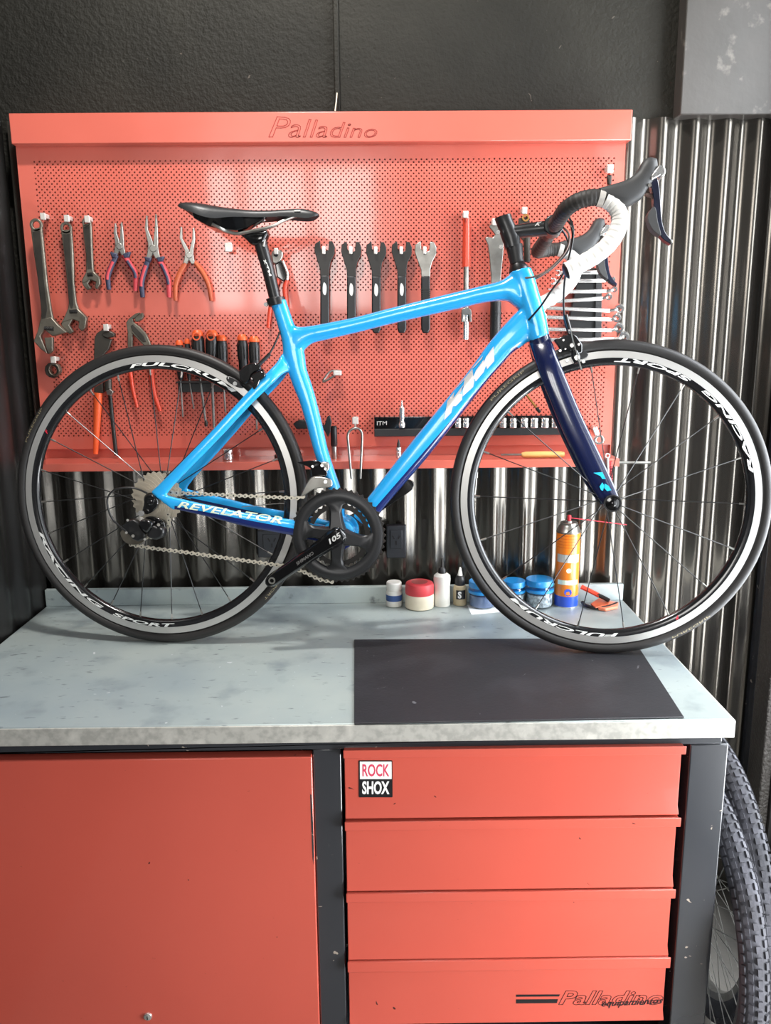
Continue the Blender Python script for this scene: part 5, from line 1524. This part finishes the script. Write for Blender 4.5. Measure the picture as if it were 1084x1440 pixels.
# --- things standing in the tray
def in_tray(px, Y=.645): return V((A(px, 640, Y).x, Y, ZTR))
t = thing('bit_driver', 'black handled bit driver standing in the tray beside the seat tube', 'driver', in_tray(470))
b_ = in_tray(470)
MB().lathe([(.0062, 0), (.0065, .001), (.0065, .030), (.005, .032)], b_, (0, 0, 1), 14).build('ferrule', M['steel'], t)
MB().lathe([(.006, .030), (.0082, .034), (.0082, .078), (.006, .081)], b_, (0, 0, 1), 12).build('handle', M['black_plastic'], t)
t = socket(320.5, 633.5, 648, 15, 'single wide chrome socket in the tray below the seat stays', .645, grp='loose sockets in the tray')
t.location.z = ZTR
t = socket(560.5, 633, 648, 8, 'small chrome socket with black bit in the tray near the down tube', .645, grp='loose sockets in the tray')
t.location.z = ZTR
b2 = t.location
o = MB().lathe([(.004, .0), (.004, .012), (.0025, .016), (.001, .022)], V((b2.x, .645, ZTR + .024)), (0, 0, 1), 10)
ROOTLOC[t.name] = V(b2)
o.build('bit', M['black_plastic'], t)
o = MB().lathe([(.018, 0), (.020, .003), (.020, .010), (.012, .012), (.010, .008)], in_tray(397, .650), (0, 0, 1), 16).build('lockring', M['gun_metal'])
tag(o, 'dark round lockring lying in the tray behind the front derailleur', 'ring')
t = thing('wooden_handle_file', 'pale wooden handled tool lying in the tray behind the front wheel', 'file', in_tray(762, .62))
w0, w1 = V((A(733, 645, .622).x, .622, ZTR + .0085)), V((A(793, 645, .622).x, .622, ZTR + .0085))
MB().tube([w0, w0.lerp(w1, .1), w0.lerp(w1, .5), w0.lerp(w1, .92), w1], [.0055, .0078, .0082, .0078, .006], 12).build('handle', M['wood'], t)
MB().cyl(w0 + V((-.05, 0, 0)), w0, .003, n=8).build('blade', M['steel'], t)
# hooked steel ring and spring at the right edge
t = tl('ring_spanner', 'short chrome ring spanner hanging at the lower right board edge', 'wrench', *z4(620, 455))
MB().lathe([(.0065, -.003), (.0125, -.003), (.0125, .003), (.0065, .003)], A(*z4(630, 405), YT), (.2, 1, 0), 18, True).build('ring', M['chrome'], t, .001)
MB().obox(A(*z4(600, 340), YT), (.006, 0, .003), (0, .012, 0), (-.004, 0, .010)).build('shank', M['chrome'], t, .002)
hook(*z4(603, 328), 'white peg hook holding the short chrome ring spanner', 3, 4)
t = tl('tension_spring', 'small pink coil spring on a steel eye hanging from the tray end', 'spring', *z4(715, 720))
YS = .596
MB().lathe([(.0035, -.002), (.0065, -.002), (.0065, .002), (.0035, .002)], A(*z4(693, 520), YS), (0, 1, 0), 14, True).build('eye', M['chrome'], t)
rod(t, 'stem', M['chrome'], [z4(690, 535), z4(695, 660)], .0038, YS)
c0, c1 = A(*z4(715, 560), YS), A(*z4(715, 720), YS)
MB().tube([c0.lerp(c1, k / 112) + V((math.cos(k * PI / 4) * .0042, math.sin(k * PI / 4) * .0042, 0)) for k in range(113)], .0009, 5).build('coil', M['pink_plastic'], t)
# steel rod poking out of the tray to the right
r0, r1 = A(859, 650.5, .62), A(916, 650.5, .62)
t = thing('steel_rod', 'thin bright steel rod sticking out past the right end of the tray', 'rod', V((r0.x, .62, r0.z - .005)))
MB().cyl(r0, r1, .0035, n=10).build('shaft', M['steel'], t)
MB().cyl(r1 - V((.003, 0, 0)), r1, .0045, n=10).build('tip', M['dark_steel'], t)
# hook with cable hanging under the tray lip
t = tl('pick_hook', 'small white wire hook hanging under the tray beside the front rim', 'hook', 666, 704)
YH = .598
def zz(x, y): return 620 + x / 13.55, 640 + y / 13.55
MB().obox(A(*zz(680, 350), YH), (.0028, 0, 0), (0, .002, 0), (0, 0, .011)).build('clip', M['white_plastic'], t, .001)
rod(t, 'wire', M['white_plastic'], [zz(675, 420), zz(670, 560), zz(650, 700), zz(628, 800)], .0014, YH)
MB().cyl(A(*zz(600, 845), YH), A(*zz(655, 845), YH), .0026, n=8).build('foot', M['white_plastic'], t)
# second slim hook further right under the tray
t = tl('allen_key', 'slim steel key hanging under the tray left of the fork', 'key', *z4(487, 888))
rod(t, 'shaft', M['steel'], [z4(492, 600), z4(490, 740), z4(487, 886)], .0022, YH)
# black hanging sleeve and clear hook, upper right
t = tl('inflator_nozzle', 'small dark nozzle hanging at the upper right corner of the board', 'nozzle', *z2(572, 245))
pl(t, 'sleeve', M['dark_steel'], [z2(*q) for q in ((560, 178), (596, 172), (592, 245), (566, 245))], YT - .004, .012, .003)
rod(t, 'neck', M['red_plastic'], [z2(580, 160), z2(578, 182)], .004, YT + .002)
hook(*z2(580, 135), 'large clear peg hook at the upper right corner of the board', 4.2, 5.5)

# ------------------------------------------------------------------ outlets on the wall
def outlet(x0, y0, x1, y1, lab, ang=0):
    Y = YW - .0415
    t = thing('power_outlet', lab, 'outlet', V((A((x0 + x1) / 2, y1, Y).x, YW - .022, A(x0, y1, Y).z)), 'power outlets on the corrugated wall')
    a, b = A(x0, y0, Y), A(x1, y1, Y)
    MB().box((a.x, Y, b.z), (b.x, YW - .0205, a.z)).build('box', M['outlet'], t, .003)
    w, h = b.x - a.x, a.z - b.z
    f = MB().box((a.x + w * .2, Y - .002, b.z + h * .3), (a.x + w * .8, Y + .001, b.z + h * .86)).build('socket_plate', M['outlet'], t, .001)
    cx, cz = a.x + w * .5, b.z + h * .58
    for (dx, dz, an) in ((-.0075, .006, 28), (.0075, .006, -28), (0, -.009, 0)):
        u_ = V((math.sin(R(an)) * -1, 0, math.cos(R(an))))
        MB().obox(V((cx + dx, Y - .0024, cz + dz)), u_ * .0052, u_.cross(V((0, 1, 0))) * .0016, V((0, .0006, 0))).build('slot', M['outlet_dark'], f)
outlet(543, 739, 571, 785, 'charcoal three-pin wall outlet right of the chainring')
outlet(361, 746, 404, 784, 'charcoal three-pin wall outlet behind the rear wheel')

# ------------------------------------------------------------------ jars and bottles on the bench
def PXM(py): return 1150.56 / ((V((0, T(540, py).y, ZB)) - CAM).dot(_F))
def stand(px, py, group=None):
    return T(px, py)
def vessel(name, label, cat, px, py, parts, group=None, n=28):
    """parts: (name, material, [(radius px, height px)], parent index or None)"""
    b = T(px, py)
    s = PXM(py)
    rm_ = max(r for q in parts for r, h in q[2]) / s
    b = V((b.x, min(b.y, D - .0045 - rm_), ZB + .0003))
    t = thing(name, label, cat, b, group)
    made = []
    for nm, mt, prof, par in parts:
        o = MB().lathe([(max(r, 0) / s, h / s) for r, h in prof], b, (0, 0, 1), n).build(nm, M[mt] if isinstance(mt, str) else mt, t if par is None else made[par])
        made.append(o)
    return t, b, s
vessel('pill_jar', 'small white jar with blue label and white cap at the left of the row', 'jar', 554, 849, [
    ('body', 'white_plastic', [(10, 0), (11.2, .8), (11.2, 20), (10, 23), (9, 24)], None),
    ('cap', 'white_plastic', [(10.2, 23.5), (10.6, 24), (10.6, 33.2), (9.6, 34.6), (0, 34.6)], None),
    ('label', 'label_blue', [(11.35, 8.5), (11.35, 17)], 0)])
vessel('grease_jar', 'cream jar with wide red screw lid', 'jar', 589.5, 852, [
    ('body', 'cream_plastic', [(18, 0), (20, 1.5), (20.2, 14), (19.6, 21), (18, 23)], None),
    ('lid', 'lid_red', [(19.6, 20.5), (20, 21.5), (19.8, 32.5), (18.8, 35.6), (16, 36.8), (0, 36.8)], None),
    ('lid_top', mat('worn_red_lid_top', srgb(150, 70, 66), .5), [(11.5, 36.9), (11.5, 37.1), (0, 37.1)], 1)])
vessel('squeeze_bottle', 'white squeeze bottle with black nozzle', 'bottle', 621, 850, [
    ('body', 'white_plastic', [(11, 0), (11.6, 1.5), (11.4, 14), (11.0, 28), (12, 38), (11.4, 43), (8, 46), (5, 47)], None),
    ('collar', 'black_plastic', [(5.6, 46), (5.6, 51), (4.4, 54), (3.4, 55)], None),
    ('nozzle', 'gun_metal', [(2.6, 54), (1.8, 60), (1.2, 68)], None)])
MBt = None
vessel('glue_bottle', 'small beige bottle with black cap, white tip and S label', 'bottle', 645.5, 847, [
    ('body', 'glue_brown', [(8.6, 0), (9.4, 1), (9.4, 22), (8.6, 27), (6.5, 29)], None),
    ('cap', 'black_plastic', [(7, 28.5), (7.2, 36), (5.4, 41), (4.2, 42)], None),
    ('tip', 'white_plastic', [(3.6, 41.5), (2.6, 47), (1, 53.5)], None)])
s_ = PXM(847)
_gl = [o for o in bpy.data.objects if o.name.startswith('glue_bottle')][0]
b = V(_gl.location)
lb = MB()
for k in range(7):
    a0, a1 = R(-128 + k * 12), R(-128 + (k + 1) * 12)
    lb.add([V((b.x + math.cos(a) * 9.55 / s_, b.y + math.sin(a) * 9.55 / s_, ZB + z / s_)) for a, z in ((a0, 10), (a1, 10), (a1, 23), (a0, 23))], [(0, 1, 2, 3)], 0)
def lbt(a, bb):
    an = R(-112 + a * 30); return V((b.x + math.cos(an) * 9.75 / s_, b.y + math.sin(an) * 9.75 / s_, ZB + (11.5 + bb * 10) / s_))
put_text(lb, 'S', lbt, 1, bold=.05)
gb = [o for o in bpy.data.objects if o.name.startswith('glue_bottle')][0]
lb.build('label', [M['black_print'], M['white_print']], gb, keep=True, smooth=False)
def jar(px, py, r, h, lab, fill, fh):
    t, b, s = vessel('parts_jar', lab, 'jar', px, py, [
        ('glass', 'clear', [(r * .86, 0.6), (r * .97, 1.2), (r, 4), (r * .98, h * .55), (r * .93, h * .66), (r * .90, h * .80), (r * .86, h * .80), (r * .90, h * .62), (r * .95, h * .5), (r * .96, 4), (r * .9, 2), (0, 1.6)], None),
        ('contents', fill, [(r * .88, 2.2), (r * .93, 4.2), (r * .93, fh), (r * .5, fh + 1.2), (0, fh + .4)], None),
        ('lid', 'lid_blue', [(r * .94, h * .78), (r * 1.0, h * .79), (r * 1.0, h * .97), (r * .96, h), (0, h)], None),
        ('lid_ring', 'lid_blue', [(r * .99, h * .56), (r * 1.03, h * .57), (r * 1.03, h * .66), (r * .99, h * .67)], None)], 'clear parts jars with blue lids')
jar(676, 849, 18.5, 37, 'clear jar with blue lid holding dark parts, half hidden by the front tyre', 'screws_dark', 18)
jar(718.5, 845, 16, 36, 'clear jar with blue lid, middle of three behind the front wheel', 'screws', 18)
jar(755, 847.5, 19, 39, 'clear jar with blue lid full of screws beside the orange spray can', 'screws', 19)
# paper under the jars
o = MB().prism([T(x, y, ZB + .0007) for x, y in ((657, 851), (700, 848), (706, 860), (663, 864))], (0, 0, -.0006)).build('paper_sheet', M['paper'])
tag(o, 'white paper sheet lying under the jars beside the tyre', 'paper')
# spray can
t, b, s = vessel('spray_can', 'orange and blue aerosol can with red straw behind the front wheel', 'spray can', 791.5, 845, [
    ('body', 'can_orange', [(15.6, 16), (16, 16.4), (16, 103)], None),
    ('blue_band', 'can_blue', [(15.4, .6), (16, 1.4), (16, 16.2)], None),
    ('dome', 'steel', [(16, 103), (16.6, 103.6), (16.6, 105.2), (15.8, 106), (13.5, 111), (11.4, 114), (11.6, 116.4), (10.4, 117.2), (8, 115.6), (5, 115.6), (4.2, 118.5), (2, 119)], None),
    ('nozzle', mat('red_nozzle', srgb(214, 52, 60), .4), [(2.6, 118), (2.8, 125.5), (2, 126.5), (0, 126.5)], None),
    ('base_rim', 'chrome', [(14.6, 0), (16.3, .2), (16.3, 1.4), (15, 1.6)], None)])
nz = V((b.x, b.y - 2.5 / s, ZB + 123.5 / s))
MB().cyl(nz, hit(881, 738, V((0, b.y - .02, 0)), V((0, 1, 0))), .0011, n=6).build('straw', mat('red_straw', srgb(226, 70, 84), .4), t)
# printed bands on the can
def band(z0, z1, a0, a1, mt, nm, txt=None):
    m = MB()
    N_ = 8
    for k in range(N_):
        q0, q1 = R(a0 + (a1 - a0) * k / N_), R(a0 + (a1 - a0) * (k + 1) / N_)
        m.add([V((b.x + math.cos(q) * 16.15 / s, b.y + math.sin(q) * 16.15 / s, ZB + z / s)) for q, z in ((q0, z0), (q1, z0), (q1, z1), (q0, z1))], [(0, 1, 2, 3)])
    m.build(nm, mt, t, keep=True)
band(64, 75, -160, -40, M['silver_print'], 'printed_panel')
band(33, 39.5, -150, -45, M['cream_print'], 'printed_panel')
for k in range(5):
    band(84 + k * 4, 85 + k * 4, -165, -60, mat('deep_orange_print', srgb(214, 96, 20), .4), 'printed_stripe')
for zc, rr_, mt in ((53, 3.4, M['cream_print']), (22.5, 5.2, M['can_blue'])):
    m = MB()
    m.add([V((b.x + math.cos(R(-95) + x * rr_ / 16) * 16.25 / s, b.y + math.sin(R(-95) + x * rr_ / 16) * 16.25 / s, ZB + (zc + y * rr_) / s)) for x, y in [(math.cos(2 * PI * k / 12), math.sin(2 * PI * k / 12)) for k in range(12)]], [tuple(range(12))])
    m.build('printed_dot', mt, t, keep=True)
# orange handled shears
def zs(x, y): return 520 + x / 2.853, 700 + y / 2.853
t = thing('cable_cutter', 'orange handled cutter lying open at the right end of the bench', 'cutters', T(*zs(900, 420)))
_cut = t
def flatt(pts, z=ZB + .006): return spline([tuple(T(*zs(*q), z)) for q in pts], 5)
MB().tube(flatt([(975, 425), (930, 440), (880, 440), (850, 432), (838, 420)]), .0048, 8).build('handle', M['black_plastic'], t)
MB().tube(spline([tuple(A(*zs(*q), y_)) for q, y_ in (((832, 357), .676), ((855, 368), .670), ((885, 383), .662), ((905, 394), .655))], 5), .0062, 8).build('handle', M['red_plastic'], t)
MB().tube(spline([tuple(A(*zs(*q), y_)) for q, y_ in (((898, 390), .657), ((925, 402), .648), ((945, 413), .640))], 5), .0056, 8).build('grip', M['black_plastic'], t)
MB().prism([T(*zs(*q), ZB + .009) for q in ((905, 420), (940, 412), (982, 418), (978, 435), (930, 445), (900, 440))], (0, 0, -.008)).build('blade', mat('salmon_plastic', srgb(226, 128, 96), .45), t, .002)
MB().prism([T(*zs(*q), ZB + .012) for q in ((870, 425), (905, 400), (950, 408), (940, 425), (890, 440))], (0, 0, -.003)).build('jaw', M['salmon'] if 'salmon' in M else M['orange_plastic'], t, .001)

_cut.location.x += .010
# ------------------------------------------------------------------ mountain bike wheels leaning beside the bench
def mtb(label, C, ax, rr, tr, rimvis):
    ax = V(ax).normalized()
    base = V((C[0], C[1], 0))
    t = thing('mountain_bike_wheel', label, 'wheel', base, 'mountain bike wheels beside the bench')
    C = V(C)
    u = V((0, 1, 0)); u = (u - ax * u.dot(ax)).normalized(); w = ax.cross(u)
    if w.z < 0: w = -w
    def pt(r, a, o): return C + (u * math.cos(a) + w * math.sin(a)) * r + ax * o
    prof = [(rr - tr + tr * math.cos(2 * PI * k / 14), tr * math.sin(2 * PI * k / 14)) for k in range(14)]
    ty = MB().lathe(prof, C, ax, 72, True).build('tyre', M['knob_tyre'], t, sharp=70)
    kn = MB()
    n = 104
    for k in range(n):
        a0 = 2 * PI * k / n
        for row, (th_, hw, hl) in enumerate(((-64, .0042, .0075), (-34, .0042, .0062), (0, .0046, .0062), (34, .0042, .0062), (64, .0042, .0075))):
            a = a0 + (PI / n if row in (1, 3, 4) else 0)
            q = R(th_)
            c = pt(rr - tr + (tr + .0012) * math.cos(q), a, (tr + .0012) * math.sin(q))
            nr = (u * math.cos(a) + w * math.sin(a)) * math.cos(q) + ax * math.sin(q)
            tg = -u * math.sin(a) + w * math.cos(a)
            bi = nr.cross(tg)
            kn.obox(c, tg * hl, bi * hw, nr * .0024)
    k_ = kn.build('tread_knobs', M['knob_tyre'], ty, smooth=False)
    k_['kind'] = 'stuff'
    rim = MB().lathe([(rr - 2 * tr + .006, -.013), (rr - 2 * tr + .006, .013), (rr - 2 * tr - .012, .012), (rr - 2 * tr - .016, 0), (rr - 2 * tr - .012, -.012)], C, ax, 72, True).build('rim', M['steel'], t)
    h = MB().lathe([(.006, -.025), (.02, -.022), (.02, -.018), (.012, -.012), (.012, .012), (.02, .018), (.02, .022), (.006, .025)], C, ax, 20).build('hub', M['black_satin'], t)
    for k in range(32):
        a = 2 * PI * k / 32
        sg = 1 if k % 2 else -1
        MB().tube([pt(.018, a + (.9 if (k // 2) % 2 else -.9), sg * .019), pt(rr - 2 * tr - .014, a, 0)], .001, 4).build('spoke', M['steel'], t)
mtb('knobbly mountain bike wheel standing closest to the workbench post', (0.727, 0.245, .328), (1, 0, 0), .325, .026, True)
mtb('knobbly mountain bike wheel standing beside the window, farther from the bench', (0.797, 0.38, .342), (1, 0, 0), .339, .027, False)
